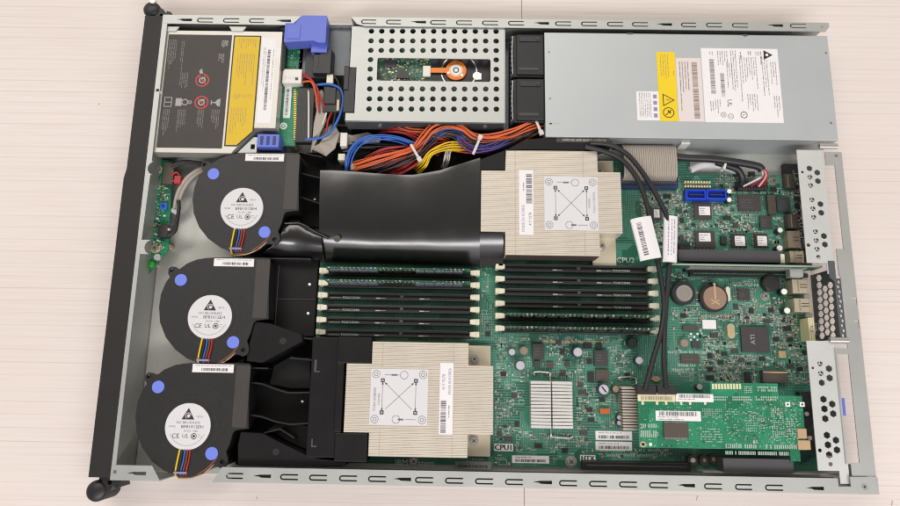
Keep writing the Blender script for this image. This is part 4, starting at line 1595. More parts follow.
# --- memory modules (stand in the sockets)
def module(bank, i, label):
    s = [q for q in slots if q[0] == bank and q[1] == i][0]
    _, _, xl, xr, yc = s
    t = thing('memory_module', label, 'memory module', ((xl + xr) / 2, yc, 14), 'memory modules standing in the sockets')
    x0_, x1_ = xl + 4.5, xr - 4.5
    b = MB()
    zt_ = 39.0
    b.box(x0_, yc - .6, 14.5, x1_, yc + .6, zt_, 'pcb_dark')
    n = 34
    for k in range(n):
        xx = x0_ + 3 + k * (x1_ - x0_ - 6) / (n - 1)
        hh = RND.uniform(0, 1.5)
        if RND.random() < .8:
            b.box(xx, yc - 1.1, zt_ - 3.2 - hh, xx + 1.6, yc - .55, zt_ - 2.2 - hh, RND.choice(('smd_white', 'smd_grey', 'tan')))
        b.box(xx + .5, yc + .55, zt_ - 2.6 - hh, xx + 2.0, yc + 1.0, zt_ - 1.4 - hh, RND.choice(('smd_white', 'smd_grey', 'tan')))
        if RND.random() < .5:
            b.box(xx - .4, yc - .5, zt_ - .02, xx + .9, yc + .5, zt_ + .12, RND.choice(('silk', 'smd_grey')))
    b.build('module_board', t)
    L = x1_ - x0_
    if bank == 'l':
        sets = [(.02, .36, 5, .93, 'module_chip', 34), (.62, .95, 5, .93, 'module_chip', 34), (.40, .60, 3, .8, 'chip_dark', 33)]
    else:
        sets = [(.03, .45, 5, .8, 'chip_dark', 33), (.52, .97, 5, .8, 'chip_dark', 33)]
    for u0, u1, m, fill, k, zc in sets:
        for j in range(m):
            c = MB()
            a = x0_ + L * (u0 + (u1 - u0) * j / m)
            b2_ = x0_ + L * (u0 + (u1 - u0) * (j + fill) / m)
            c.box(a, yc - 2.0, 22, b2_, yc - .55, zc, k)
            c.build('memory_chip', t)
    return t
m1 = module('l', 0, 'topmost memory module of the left bank, nearest the glossy duct')
s0 = [q for q in slots if q[0] == 'l']
dup(m1, 0, s0[1][4] - s0[0][4], 'second memory module of the left bank, with silvery chips below the topmost one')
m3 = module('r', 4, 'upper of the two dark green memory modules in the right bank')
s1 = [q for q in slots if q[0] == 'r']
dup(m3, 0, s1[5][4] - s1[4][4], 'lower of the two dark green memory modules in the right bank, lowest of its sockets')

# --- chips, connectors, capacitors
chip(694, 203, 711.5, 219, 2.4, 'chip', True, (699, 206.5, 710, 215))
chip(695.5, 231, 715, 247.5, 2.4, 'chip', True, (699, 233, 710.5, 241.5))
chip(731, 234, 746.5, 247, 2.2, 'chip_dark', True, (735, 236, 745, 246))
chip(754.5, 234, 768, 247, 2.2, 'chip_dark', True, (757.5, 236, 767, 246))
chip(738.5, 195.5, 761, 210.5, 2.6, 'chip', True)
chip(760, 216, 772, 228.5, 2.2, 'chip', False)
chip(768, 195, 776, 214, 4, 'chip_brown', False)
chip(777, 197, 790, 212, 3, 'slot_ridge', False)
chip(652, 208, 662, 220, 2.2, 'chip', True, (654, 209.5, 659.5, 217.5))
chip(738, 289, 750, 300, 2.2, 'chip', True)
chip(741.5, 327, 769, 352, 2.6, 'chip', False, text='ATI')
x, y = P(766, 350, ZB + 2.6)
chip(681, 355, 699.5, 363, 2.4, 'chip_brown', 'lr')
chip(683, 326, 698, 330, 3, 'chip_brown', False)
chip(692, 341, 701, 348, 2.2, 'chip', False)
chip(745, 372, 751, 384, 2.2, 'chip_dark', False)
chip(486, 393, 492.5, 407, 2, 'chip_brown', False)
chip(532.5, 344, 544, 359, 4.5, 'chip', False, name='inductor')
chip(594.5, 350.5, 608, 366, 4.5, 'chip', False, name='inductor')
chip(596, 370, 609, 381.5, 3, 'chip_brown', False, name='inductor')
chip(547, 362, 553.5, 368, 2, 'chip_brown', 'lr')
chip(587, 359, 592, 364, 2, 'chip_dark', 'lr')
chip(565, 361, 570, 366, 2, 'chip', 'lr')
chip(534, 361, 540, 367, 2, 'chip', False)
chip(588, 372, 594, 382, 2, 'chip_dark', False)
chip(584, 343, 592, 349, 2, 'chip_dark', False)
chip(596, 343, 602, 349, 2, 'chip_dark', False)
chip(721, 236, 727, 244, 3, 'chip_dark', False)
chip(779, 351, 786, 358, 2, 'tan', False)
chip(600, 408.5, 610, 414, 4, 'orange_part', False, name='orange_component')
chip(679, 243, 690, 256, 5, 'chip_dark', False, name='header')
for a in ((512, 352, 3.6, 8), (520.5, 365.5, 4.8, 10), (578, 352, 4.8, 10), (509, 366, 1.0, 3), (639.5, 360.5, 4.0, 9)):
    capacitor(*a)
capacitor(524, 350.5, 4.2, 7, 'cap_brass', 'cap_brass')
capacitor(604, 389.5, 5.2, 10, 'cap_top', 'cap_side', True)
capacitor(616, 389, 3.6, 8, 'cap_brass', 'chip')
capacitor(619.5, 417.5, 2.4, 7, 'cap_top', 'chip')
capacitor(619.5, 423, 2.4, 7, 'cap_top', 'chip')
capacitor(684.5, 343, 4.2, 5, 'cap_brass', 'cap_brass')
capacitor(700, 387, 3.0, 8, 'cap_top', 'chip_brown')
capacitor(784.5, 291.5, 3.3, 9, 'led_white', 'chip_dark')
capacitor(787.5, 310.5, 3.3, 9, 'led_white', 'chip_dark')
capacitor(780.5, 230, 2.8, 9, 'led_white', 'chip_dark')
capacitor(780, 248, 3.2, 9, 'led_white', 'chip_dark')
capacitor(729.5, 191, 2.6, 8, 'led_white', 'chip_dark')
capacitor(729.5, 199.5, 2.6, 8, 'led_white', 'chip_dark')
capacitor(772, 282.5, 8.5, 8, 'chip_dark', 'chip_dark')
capacitor(633, 342.5, 5.2, 6, 'chip_dark', 'slot_plastic')

def mpart(name, fn, bev=0.):
    mb = MB()
    fn(mb)
    return mb.build(name, mbd, bevel=bev)

def sata(mb, q):
    r = R(*q, 17)
    mb.rbox(r, ZB - .05, 13, 'blue_sata')
    mb.plate([(r[0], r[1]), (r[2], r[1]), (r[2], r[3]), (r[0], r[3])], [[(r[0] + 1.4, r[1] + 1.6), (r[2] - 1.4, r[1] + 1.6), (r[2] - 1.4, r[3] - 1.4), (r[0] + 1.4, r[3] - 1.4)]], 13.02, 17, 'blue_sata')
    mb.box(r[0] + 3.2, (r[1] + r[3]) / 2 - .5, 13, r[2] - 2.4, (r[1] + r[3]) / 2 + .6, 16.6, 'blue_navy')
    occ(r)
mpart('sata_socket', lambda m: sata(m, (686, 189.5, 706, 199.5)), .2)
mpart('sata_socket', lambda m: sata(m, (706.6, 189.5, 726.5, 199.5)), .2)
def ide(mb):
    r = R(622, 177, 678.5, 187, 20)
    mb.rbox(r, ZB - .05, 20, 'blue_navy')
    mb.box(r[0] + 1, r[3] - 4, 19.9, r[2] - 1, r[3] - 1, 22, 'slot_plastic')
    occ(r)
mpart('ide_socket', ide, .4)
def hdr(mb):
    r = R(682, 174, 712, 188, ZB)
    for i in range(10):
        for j in range(2):
            xx = P(685.5 + i * 2.7, 183, 14)[0]
            yy = P(700, 182 + j * 4.2, 14)[1]
            mb.box(xx - .7, yy - 1, ZB, xx + .7, yy + 1, 14, 'paper_cream')
    occ(r)
mpart('pin_header', hdr)
def pci(mb):
    r = R(678.5, 250, 783, 262, 24)
    mb.rbox(r, ZB - .05, 24, 'grey_plastic')
    mb.box(r[2] - 2.5, r[1] - .4, 20, r[2] + 1.5, r[3] - 3, 24.4, 'latch')
    occ(r)
mpart('riser_socket', pci, .5)
def pci2(mb):
    r = R(690, 270.5, 789, 277, 14)
    mb.rbox(r, ZB - .05, 14, 'slot_plastic')
    mb.box(r[0] + 3, (r[1] + r[3]) / 2 - .7, 13.9, r[2] - 3, (r[1] + r[3]) / 2 + .7, 14.5, 'pcb_dark')
    occ(r)
mpart('card_slot', pci2, .3)
def htx(mb):
    r = R(582, 461.5, 691, 471, 15)
    mb.box(r[0], r[1], ZB - 5, r[2], r[3], 15, 'slot_plastic')
    mb.box(r[0] + 4, (r[1] + r[3]) / 2 - .8, 14.9, r[2] - 4, (r[1] + r[3]) / 2 + .8, 15.6, 'slot_ridge')
    mb.box(r[0] + 1, r[3] - 1.5, 14.9, r[2] - 3, r[3] - .8, 15.4, 'slot_ridge')
    occ(r)
mpart('card_slot', htx, .4)
def vga(mb):
    r = R(763, 370.5, 788, 383, 16)
    mb.rbox(r, ZB - .05, 16, 'chip_brown')
    mb.box(r[0], r[3] - 2.4, 15.9, r[2], r[3] - 1, 17, 'tan')
    occ(r)
mpart('header_socket', vga, .4)
def usb(q, k, z=22):
    def f(mb):
        r = R(*q, z)
        mb.rbox(r, ZB - .05, z, k)
        w = r[2] - r[0]
        for u in (.42, .62):
            mb.box(r[0] + w * .45, r[1] + (r[3] - r[1]) * u - .4, z - .05, r[0] + w * .9, r[1] + (r[3] - r[1]) * u + .5, z + .12, 'chip_brown')
        mb.box(r[0] + w * .3, r[1] + .8, z - .05, r[0] + w * .4, r[3] - .8, z + .1, 'cap_brass')
        mb.box(r[2] - 1.2, r[1] - .5, ZB, r[2] - .2, r[3] + .5, z + 1.2, k)
        occ(r)
    return f
mpart('port_shell', usb((792.5, 279.5, 808.5, 293), 'port_silver'), .3)
mpart('port_shell', usb((794.5, 298.5, 810.5, 312), 'port_silver'), .3)
mpart('port_shell', usb((790, 251, 803.5, 262.5), 'port_silver', 20), .3)
mpart('port_shell', usb((788, 231, 800, 247.5), 'cap_brass', 20), .3)
mpart('port_shell', usb((788, 214, 798, 228), 'chip_brown', 17), .3)  # brown block standing in for shadow, not a separate port
mpart('port_shell', usb((785, 174, 794, 188), 'chip_brown', 15), .3)  # another brown block in place of shadow beside the ports
mpart('port_shell', usb((809, 318, 814, 341), 'paper_cream', 24), .3)
def buzzer(mb):
    x, y = P(684.5, 293, 18)
    mb.cyl(x, y, ZB - .05, 16, 11, 'chip_dark', 36)
    mb.cyl(x, y, 15.9, 18, 8.4, 'bright_metal', 36, 7.6)
    mb.ring(x, y, 18.05, 4, 5, 'cap_brass', 28)
    mb.ring(x, y, 18.06, 1.6, 2.4, 'cap_brass', 28)
    occ((x - 11, y - 11, x + 11, y + 11))
mpart('round_component', buzzer)
def xtal(px, py, w, h, k='brass'):
    def f(mb):
        x, y = P(px, py, ZB + 3)
        pts = [(x + w / 2 * math.cos(a) , y + (h / 2 - w / 2) * (1 if math.sin(a) > 0 else -1) + w / 2 * math.sin(a)) for a in [2 * math.pi * (i + .5) / 20 for i in range(20)]]
        mb.plate(pts, [], ZB - .05, ZB + 3.5, k)
        occ((x - w / 2, y - h / 2, x + w / 2, y + h / 2))
    return f
mpart('crystal', xtal(731, 331, 7, 14), .6)
mpart('crystal', xtal(728, 294, 4, 14, 'latch'), .5)
mpart('crystal', xtal(656, 379, 9, 5, 'tan'), .5)
def scr(px, py, rr, kb='bright_metal'):
    def f(mb):
        x, y = P(px, py, ZB + 2.5)
        mb.cyl(x, y, ZB - .05, ZB + .6, rr * 1.25, 'pins', 20)
        screw(mb, x, y, ZB + .5, ZB + 2.6, rr, kb)
        occ((x - rr, y - rr, x + rr, y + rr))
    return f
mpart('board_screw', scr(766, 296, 3.6))
mpart('board_screw', scr(571.5, 462, 4.2))
mpart('board_screw', scr(413.5, 461.5, 3.6))
mpart('board_screw', scr(774, 180.5, 3.6))
mpart('board_screw', scr(805, 414, 2.0))
def lab(px0, py0, px1, py1, k='paper', code=True):
    def f(mb):
        r = R(px0, py0, px1, py1, ZB)
        mb.rbox(r, ZB - .05, ZB + .2, k)
        if code:
            h = r[3] - r[1]
            mb.barcode((r[0] + 3, r[1] + h * .16, r[2] - 3, r[1] + h * .52), ZB + .25, 'ink')
            mb.lines((r[0] + 3, r[1] + h * .6, r[2] - 4, r[3] - h * .1), ZB + .25, 'ink_grey', 1.7, .8, fill=.8)
        occ(r)
    return f
mpart('barcode_label', lab(512, 455.8, 549, 463.3))
mpart('barcode_label', lab(455, 461.5, 491, 469, 'smd_grey'))
mpart('barcode_label', lab(595.5, 431.2, 632, 440.2))
mpart('barcode_label', lab(595.5, 441.8, 632, 450.5))
mpart('plain_label', lab(702.5, 320, 716, 329, 'paper', False))
def silk_word(s, q, boxed=True, kt='ink', kb='silk_white', hs=1.0):
    def f(mb):
        r = R(*q, ZB)
        z = ZB + .08
        if boxed:
            mb.rbox(r, ZB - .05, z, kb)
        for k in range(3 if boxed else 1):
            mb.text(s, (r[0] + r[2]) / 2 + (k - 1) * .28 * boxed, (r[1] + r[3]) / 2 - .2, z + .06 + .02 * k, (r[3] - r[1]) * hs * (1.05 if boxed else 1), kt)
        occ(r)
    return f
mpart('silkscreen_word', silk_word('CPU1', (494.3, 443.8, 513, 451.2)))
mpart('silkscreen_word', silk_word('CPU2', (615.5, 257, 635.5, 263.3), False, 'silk_white', 'silk', 1.15))
mpart('silkscreen_word', silk_word('HTX', (580, 455, 595.5, 461.5)))
mpart('silkscreen_word', silk_word('IBM System', (384, 457, 445, 469), False, 'silk_white', 'silk', .72))

# keep the ground under the bigger things free
for q in ((317, 160, 640, 262), (345, 338, 494, 456), (317, 262, 330, 340), (525, 378, 576, 432), (618, 384, 815, 452), (622, 150, 690, 178), (635, 260, 672, 395), (690, 455, 815, 475), (676, 262, 810, 270), (700, 282, 729, 314), (317, 338, 346, 467)):
    occ(R(*q, ZB), 0)

# --- the crowd of tiny parts, pads and printed outlines
sm = MB()
def free(x0, y0, x1, y1):
    for o in occupied:
        if x0 < o[2] and x1 > o[0] and y0 < o[3] and y1 > o[1]:
            return False
    return True
dens = [((632, 176, 805, 250), 1500), ((660, 275, 805, 320), 520), ((700, 315, 815, 392), 900), ((655, 320, 740, 392), 330), ((494, 338, 640, 384), 620), ((494, 384, 532, 440), 130), ((572, 384, 640, 432), 260), ((494, 428, 600, 466), 200), ((596, 450, 700, 462), 60), ((480, 262, 496, 342), 40), ((380, 456, 495, 468), 60), ((655, 176, 700, 250), 200), ((780, 176, 800, 350), 220)]
kinds = ['chip', 'tan', 'smd_white', 'smd_grey', 'smd_grey', 'smd_grey', 'silk', 'silk', 'chip_brown']
for q, n in dens:
    r = R(*q, ZB)
    for _ in range(int(n * (1.7 if q[0] > 625 and q != (655, 320, 740, 392) else .95))):
        t = RND.random()
        x, y = RND.uniform(r[0], r[2]), RND.uniform(r[1], r[3])
        x, y = round(x / 1.3) * 1.3, round(y / 1.3) * 1.3
        if t < .42:                  # two-terminal part
            w, h = RND.choice(((1.9, 1.0), (1.0, 1.9), (2.4, 1.3), (1.3, 2.4)))
            if not free(x, y, x + w, y + h):
                continue
            k = RND.choice(kinds)
            sm.box(x, y, ZB - .05, x + w, y + h, ZB + .8, k)
            if w > h:
                sm.box(x - .45, y + .05, ZB - .05, x + .1, y + h - .05, ZB + .84, 'pins')
                sm.box(x + w - .1, y + .05, ZB - .05, x + w + .45, y + h - .05, ZB + .84, 'pins')
            else:
                sm.box(x + .05, y - .45, ZB - .05, x + w - .05, y + .1, ZB + .84, 'pins')
                sm.box(x + .05, y + h - .1, ZB - .05, x + w - .05, y + h + .45, ZB + .84, 'pins')
        elif t < .48:                # small outline chip with legs
            w, h = RND.choice(((5, 4), (4, 5), (3, 2.4), (6.5, 4)))
            if not free(x - 1, y - 1, x + w + 1, y + h + 1):
                continue
            sm.box(x, y, ZB - .05, x + w, y + h, ZB + 1.4, RND.choice(('chip', 'chip_dark', 'chip_dark')))
            for i in range(int(w / 1.1)):
                sm.box(x + .3 + i * 1.1, y - 1, ZB - .05, x + .8 + i * 1.1, y + h + 1, ZB + .3, 'pins')
            occupied.append((x - 1, y - 1, x + w + 1, y + h + 1))
        elif t < .60:                # printed outline
            w, h = RND.uniform(3, 9), RND.uniform(2, 7)
            if not free(x, y, x + w, y + h):
                continue
            z, e = ZB + .05, .3
            for a in ((x, y, x + w, y + e), (x, y + h - e, x + w, y + h), (x, y + e, x + e, y + h - e), (x + w - e, y + e, x + w, y + h - e)):
                sm.quad(*a, z, 'silk')
        elif t < .80:                # row of pads
            nrow = RND.randint(3, 9)
            hor = RND.random() < .5
            w, h = (nrow * 1.2, 1.5) if hor else (1.5, nrow * 1.2)
            if not free(x, y, x + w, y + h):
                continue
            for i in range(nrow):
                if hor:
                    sm.box(x + i * 1.2, y, ZB - .05, x + i * 1.2 + .6, y + 1.4, ZB + .12, 'pins')
                else:
                    sm.box(x, y + i * 1.2, ZB - .05, x + 1.4, y + i * 1.2 + .6, ZB + .12, 'pins')
        else:                       # reference lettering
            w, h = RND.uniform(2.5, 5), 1.1
            if not free(x, y, x + w, y + h):
                continue
            p = x
            while p < x + w:
                sm.quad(p, y, p + .6, y + h, ZB + .06, 'silk')
                p += .95
# regular pad rows by the memory bank and printed lines
rowp_ = sm
for i in range(60):
    x, y = P(543 + i * 1.0, 341.5 + i * .012, ZB)
    rowp_.box(x, y - 1.2, ZB - .05, x + .5, y + 1.2, ZB + .3, 'brass')
for py_, x0p, x1p in ((352, 668, 716), (369.5, 672, 715), (365, 675, 712), (450, 600, 668), (455, 604, 668)):
    i = 0
    while x0p + i * 1.5 < x1p:
        x, y = P(x0p + i * 1.5, py_, ZB)
        if RND.random() < .85:
            rowp_.quad(x, y - 1.3, x + .8, y + RND.uniform(.2, 1.3), ZB + .09, 'silk')
        i += 1
for a in (((684, 305), (706, 319)),):
    r = R(a[0][0], a[0][1], a[1][0], a[1][1], ZB)
    for b in ((r[0], r[1], r[2], r[1] + .5), (r[0], r[3] - .5, r[2], r[3]), (r[0], r[1] + .5, r[0] + .5, r[3] - .5), (r[2] - .5, r[1] + .5, r[2], r[3] - .5)):
        rowp_.quad(*b, ZB + .09, 'silk')
for i in range(3):
    for j in range(3):
        x, y = P(691 + i * 3.2, 334 + j * 3.0, ZB)
        if (i + j) % 2 == 0:
            rowp_.box(x - .9, y - .9, ZB - .05, x + .9, y + .9, ZB + .3, 'led_white')
sm.build('surface_components', mbd, kind='stuff')

# ================================================================== COIN CELL
cc = thing('coin_cell', 'round brassy coin cell battery clipped in a black holder', 'battery', P(714, 298, ZB) + (ZB,))
x, y = P(714.8, 297.8, 16)
c = MB()
c.cyl(x, y, ZB + .02, 14.5, 13.2, 'chip_dark', 40)
c.build('holder', cc)
c = MB()
c.cyl(x, y, 14.45, 16.6, 11.2, 'cell', 48, 10.8)
c.build('cell', cc)
c = MB()
c.box(x - .9, y - 2, 16.6, x + .9, y + 14, 17.2, 'brass')
c.obox(x, y - 4, 16.62, 17.0, 9, 1.2, .5, 'brass')
c.obox(x, y - 4, 16.62, 17.05, 9, 1.2, -.5, 'brass')
c.box(x - 2, y + 11, ZB + 1, x + 2, y + 15, 17.1, 'chip_dark')
c.build('clip', cc)

# ================================================================== CHIPSET HEATSINK
hk = thing('chipset_heatsink', 'small square silver finned heatsink held by a wire clip', 'heatsink', P(552, 405, ZB) + (ZB,))
z = 22
r = R(531, 381, 572.5, 428.5, z)
c = MB()
c.rbox(r, ZB + .02, 12, 'silver_fin')
n = 14
for i in range(n):
    yy = r[1] + i * (r[3] - r[1]) / n
    p = (r[3] - r[1]) / n
    xm_ = (r[0] + r[2]) / 2
    c.box(r[0], yy, 11.9, xm_ - .7, yy + p * .8, z, 'silver_fin')
    c.box(xm_ + .7, yy, 11.9, r[2], yy + p * .8, z, 'silver_fin')
c.build('fins', hk)
c = MB()
xm_ = (r[0] + r[2]) / 2
c.tube([(xm_ - 14, r[3] + 5, 11), (xm_ - 14, r[3] + 8, 12), (xm_ - 1, r[3] + 7.5, 13), (xm_, r[3] + 4, 14.2), (xm_, r[1] - 5, 14.2), (xm_ + 2, r[1] - 8, 13), (xm_ + 18, r[1] - 9, 12), (xm_ + 20, r[1] - 7, 11)], .8, 'bright_metal', 8, 3)
c.build('wire_clip', hk)
# second small finned heatsink, half under the card
r = R(622.5, 386.5, 660, 430.5, 24)
c = MB()
c.rbox(r, ZB + .02, 12, 'ribbed_fin')
n = 15
for i in range(n):
    p = (r[3] - r[1]) / n
    yy = r[1] + i * p
    c.box(r[0], yy, 11.9, r[2], yy + p * .68, 24, 'ribbed_fin')
c.tube([(r[0] + 1, r[3] + 6, 12), (r[0] + 1, r[3] + 8, 13), (r[0] + 15, r[3] + 8, 13), (r[0] + 16, r[3] + 2, 14)], .7, 'bright_metal', 8, 3)
o = c.build('chipset_heatsink', loc=((r[0] + r[2]) / 2, (r[1] + r[3]) / 2, ZB))
tag(o, 'beige finned heatsink half hidden under the green expansion card', 'heatsink')

# ================================================================== CPU HEATSINKS
def cpu_sink(label, x0, x1, xs, xe, y0, y1, ya, yb, side_corner, square, strip, mirror):
    """x0..x1 full width, xs: x of the notches on the duct side, xe: x of the screw corners, ya/yb: y of the notches (low/high)"""
    Zt, zb_ = 38.0, 15.0
    t = thing('cpu_heatsink', label, 'heatsink', ((x0 + x1) / 2, (y0 + y1) / 2, ZB), 'champagne coloured finned heatsinks over the processors')
    b = MB()
    b.plate([(x0 + 1, ya), (xs + 1, ya), (xs + 1, y0 + 1), (xe - 2, y0 + 1), (xe - 2, y0 - side_corner), (x1 - 1, y0 - side_corner), (x1 - 1, y1 - 1), (xs + 1, y1 - 1), (xs + 1, yb), (x0 + 1, yb)], [], zb_ - 3, zb_, 'copper_base')
    b.box(x0 + 20, y0 + 15, ZB + .02, x1 - 20, y1 - 15, zb_ - 3, 'copper_base')
    b.build('base_plate', t, bevel=.3)
    f = MB()
    pitch = 1.98
    yy = y0
    while yy < y1 - .5:
        y2 = min(yy + pitch - .26, y1)
        ym_ = (yy + y2) / 2
        a, e = x0, x1
        if ym_ < ya or ym_ > yb:
            a = xs
            e = xe
        f.box(a, yy, zb_ + .02, e, y2, Zt + RND.uniform(-.12, .05), 'fin')
        f.box(a + .6, y2, zb_ + .02, e - .6, y2 + .27, Zt - .4, 'fin_gap')
        for u in (xs + 9, xs + (xe - xs) * .84):
            f.box(u, y2 - .9, Zt - .5, u + .8, y2 + .3, Zt + .12, 'fin_gap')
        yy += pitch
    f.box(xs + .8, y0 - .5, zb_ + .02, xe - .8, y0 - .05, Zt - 1.2, 'chip_brown')  # brown sheet added over the south fin ends, shade put into its colour
    f.build('fin_stack', t)
    for yq in (ya - 10, yb + 4):
        s = MB()
        xx = xe + 6
        s.cyl(xx, yq + 3, zb_ - .1, zb_ + 1, 4.4, 'bright_metal', 24)
        screw(s, xx, yq + 3, zb_ + 1, zb_ + 6, 3.4)
        s.build('spring_screw', t)
    # diagram sticker
    r = R(*square, Zt)
    d = MB()
    d.rbox(r, Zt - .1, Zt + .2, 'paper_dot')
    zt = Zt + .26
    w, h = r[2] - r[0], r[3] - r[1]
    def pt(u, v):
        return (r[0] + u * w, r[1] + v * h)
    cs_ = [pt(.21, .79), pt(.79, .79), pt(.21, .22), pt(.79, .22)]
    for (x, y) in cs_:
        d.box(x - 1.7, y - 1.7, zt - .1, x + 1.7, y + 1.7, zt, 'ink')
        d.ring(x, y, zt + .03, .4, .9, 'paper_dot', 8)
    for u, v in ((.09, .9), (.91, .9), (.09, .1), (.91, .1)):
        x, y = pt(u, v)
        d.ring(x, y, zt, 3.1, 3.5, 'ink_grey', 24)
        d.ring(x, y, zt, 1.4, 1.9, 'ink_grey', 6)
    def ln(p0, p1, th, k):
        l = math.hypot(p1[0] - p0[0], p1[1] - p0[1])
        d.obox((p0[0] + p1[0]) / 2, (p0[1] + p1[1]) / 2, zt - .1, zt - .02 + .01 * th, l, th, math.atan2(p1[1] - p0[1], p1[0] - p0[0]), k)
    def lerp(p, q_, t_):
        return (p[0] + (q_[0] - p[0]) * t_, p[1] + (q_[1] - p[1]) * t_)
    for a, b_2 in ((0, 2), (1, 3), (0, 3), (1, 2)):
        p0, p1 = lerp(cs_[a], cs_[b_2], .1), lerp(cs_[a], cs_[b_2], .9)
        ln(p0, p1, .4, 'ink_grey')
        for e in ((p0, math.atan2(p0[1] - p1[1], p0[0] - p1[0])), (p1, math.atan2(p1[1] - p0[1], p1[0] - p0[0]))):
            (x, y), an = e
            if (a, b_2) in ((0, 3), (1, 2)) and e[0] == p1 and not mirror:
                continue
            d.plate([(x + 1.6 * math.cos(an), y + 1.6 * math.sin(an)), (x + 1.2 * math.cos(an + 2.3), y + 1.2 * math.sin(an + 2.3)), (x + 1.2 * math.cos(an - 2.3), y + 1.2 * math.sin(an - 2.3))], [], zt - .1, zt + .02, 'ink')
    for u0, u1, v, c_u in ((.24, .5, .89, .58), (.62, .8, .1, .46)):
        ln(pt(u0, v), pt(u1, v), .4, 'ink_grey')
        x, y = pt(c_u, v)
        d.ring(x, y, zt, 3.2, 3.6, 'ink_grey', 20)
        x, y = pt((u0 + c_u) / 2, v)
        d.box(x - 2.5, y - .7, zt - .1, x + 2.5, y + .7, zt, 'ink_grey')
    if mirror:
        d.text('TORX SCREWS', *pt(.93, .52), zt, 3.0, 'ink_violet', math.pi / 2)
        d.text('TIGHTEN', *pt(.84, .5), zt, 2.4, 'ink_grey', math.pi / 2)
    else:
        d.text('TORX SCREWS', *pt(.08, .45), zt, 3.0, 'ink_grey', math.pi / 2)
        d.text('TIGHTEN', *pt(.155, .45), zt, 2.4, 'ink_grey', math.pi / 2)
    d.build('diagram_label', t)
    r = R(*strip, Zt)
    e = MB()
    e.rbox(r, Zt - .1, Zt + .2, 'paper')
    w, h = r[2] - r[0], r[3] - r[1]
    if mirror:
        e.barcode((r[0] + w * .5, r[1] + h * .48, r[0] + w * .92, r[1] + h * .94), zt, 'ink_grey', True, step=1.2)
        e.text('MADE IN KOREA', r[0] + w * .3, r[1] + h * .25, zt, 4.2, 'ink_violet', math.pi / 2, .82)
        e.text('41Y 9278', r[0] + w * .78, r[1] + h * .24, zt, 3.6, 'ink_grey', math.pi / 2, .9)
        e.lines((r[0] + w * .2, r[1] + h * .6, r[0] + w * .4, r[1] + h * .8), zt, 'ink_grey', 2, .9, True)
    else:
        e.barcode((r[0] + w * .1, r[1] + h * .02, r[0] + w * .5, r[1] + h * .47), zt, 'ink_grey', True, step=1.2)
        e.text('41Y 9278', r[0] + w * .3, r[1] + h * .73, zt, 4.0, 'ink_violet', math.pi / 2, .9)
        e.text('MADE IN KOREA', r[0] + w * .75, r[1] + h * .74, zt, 3.9, 'ink_violet', math.pi / 2, .78)
        e.lines((r[0] + w * .6, r[1] + h * .1, r[0] + w * .8, r[1] + h * .4), zt, 'ink_grey', 2, .9, True)
    e.build('barcode_label', t)
    return t
Zt = 38.0
g = lambda px, py: P(px, py, Zt)
cpu_sink('upper champagne finned heatsink, its fins meeting the glossy duct', g(481, 201)[0], g(621.5, 202)[0], g(505.3, 160)[0], g(598.5, 200)[0], g(550, 255.3)[1], g(550, 150.7)[1], g(500, 232.7)[1], g(500, 170.8)[1], 6, (544.3, 176.8, 598, 230.5), (519, 170, 533.3, 234.8), True)
cpu_sink('lower champagne finned heatsink, beside the matt black duct', g(345.2, 398)[0], g(493, 400)[0], g(370.5, 398)[0], g(468, 400)[0], g(430, 457.3)[1], g(430, 342.3)[1], g(355, 432.3)[1], g(355, 364.4)[1], 1, (370.2, 369, 427.7, 425.3), (439.5, 363, 453, 434.5), False)

# ================================================================== RISER CARD (edge-on) AND EXPANSION CARD
rc = MB()
r = R(668, 263.2, 822, 266.6, 34)
rc.box(r[0], r[1] + .3, 16, r[2], r[1] + 2.1, 33.6, 'pcb_dark')
rc.box(r[0] + 1, r[1] + .35, 33.5, r[2] - 1, r[1] + 2.05, 34, 'riser_edge')
n = 62
for i in range(n):
    xx = r[0] + 22 + i * 1.75
    rc.box(xx, r[1] - .6, 18, xx + .9, r[1] + .35, 30, 'smd_white')
rc.box(r[0] + 22, r[1] - 2, ZB + .02, r[0] + 132, r[1] + 3, 18, 'slot_plastic')
rc.box(r[2] - 28, r[1] - 8, 22, r[2] - 16, r[1] + .3, 30, 'steel')
o = rc.build('riser_card', loc=((r[0] + r[2]) / 2, r[1], ZB))
tag(o, 'thin green riser card standing on edge below the long grey socket', 'riser card')

ZC = 35.0
ec = thing('expansion_card', 'bright green expansion card lying flat over the board with white barcode stickers', 'circuit board', P(720, 420, 14) + (14,))
c = MB()
q0 = R(638.5, 393.5, 804, 449, ZC)
q1 = R(710, 383, 778, 395, ZC)
c.plate([(q0[0], q0[1]), (q0[2], q0[1]), (q0[2], q0[3] - 1), (q1[2], q0[3] - 1), (q1[2], q1[3]), (q1[0], q1[3]), (q1[0], q0[3]), (q0[0], q0[3])], [], ZC - 1.6, ZC, 'pcb_card')
e = R(790, 443, 800, 461.5, ZC)
c.box(e[0], e[1], ZC - 1.6, e[2], q0[1], ZC - .02, 'pcb_card')
x, y = P(643, 444.5, ZC)
c.cyl(x, y, ZC - .1, ZC + .1, 2.6, 'brass', 20)
c.cyl(x, y, ZC - .05, ZC + .14, 1.4, 'cavity', 14)
c.cyl(*P(650.5, 444.5, ZC), ZC - .1, ZC + .1, 1.5, 'silk_white', 12)
for i in range(10):
    x, y = P(713 + i * 3.0, 386.5, ZC)
    c.box(x - .9, y - 2.3, ZC - .1, x + .9, y + 2.3, ZC + .12, 'paper_cream')
c.text('61', *P(755.5, 442, ZC), ZC + .08, 4.5, 'silk_white')
c.build('board', ec)
s = MB()
s.kind = 1
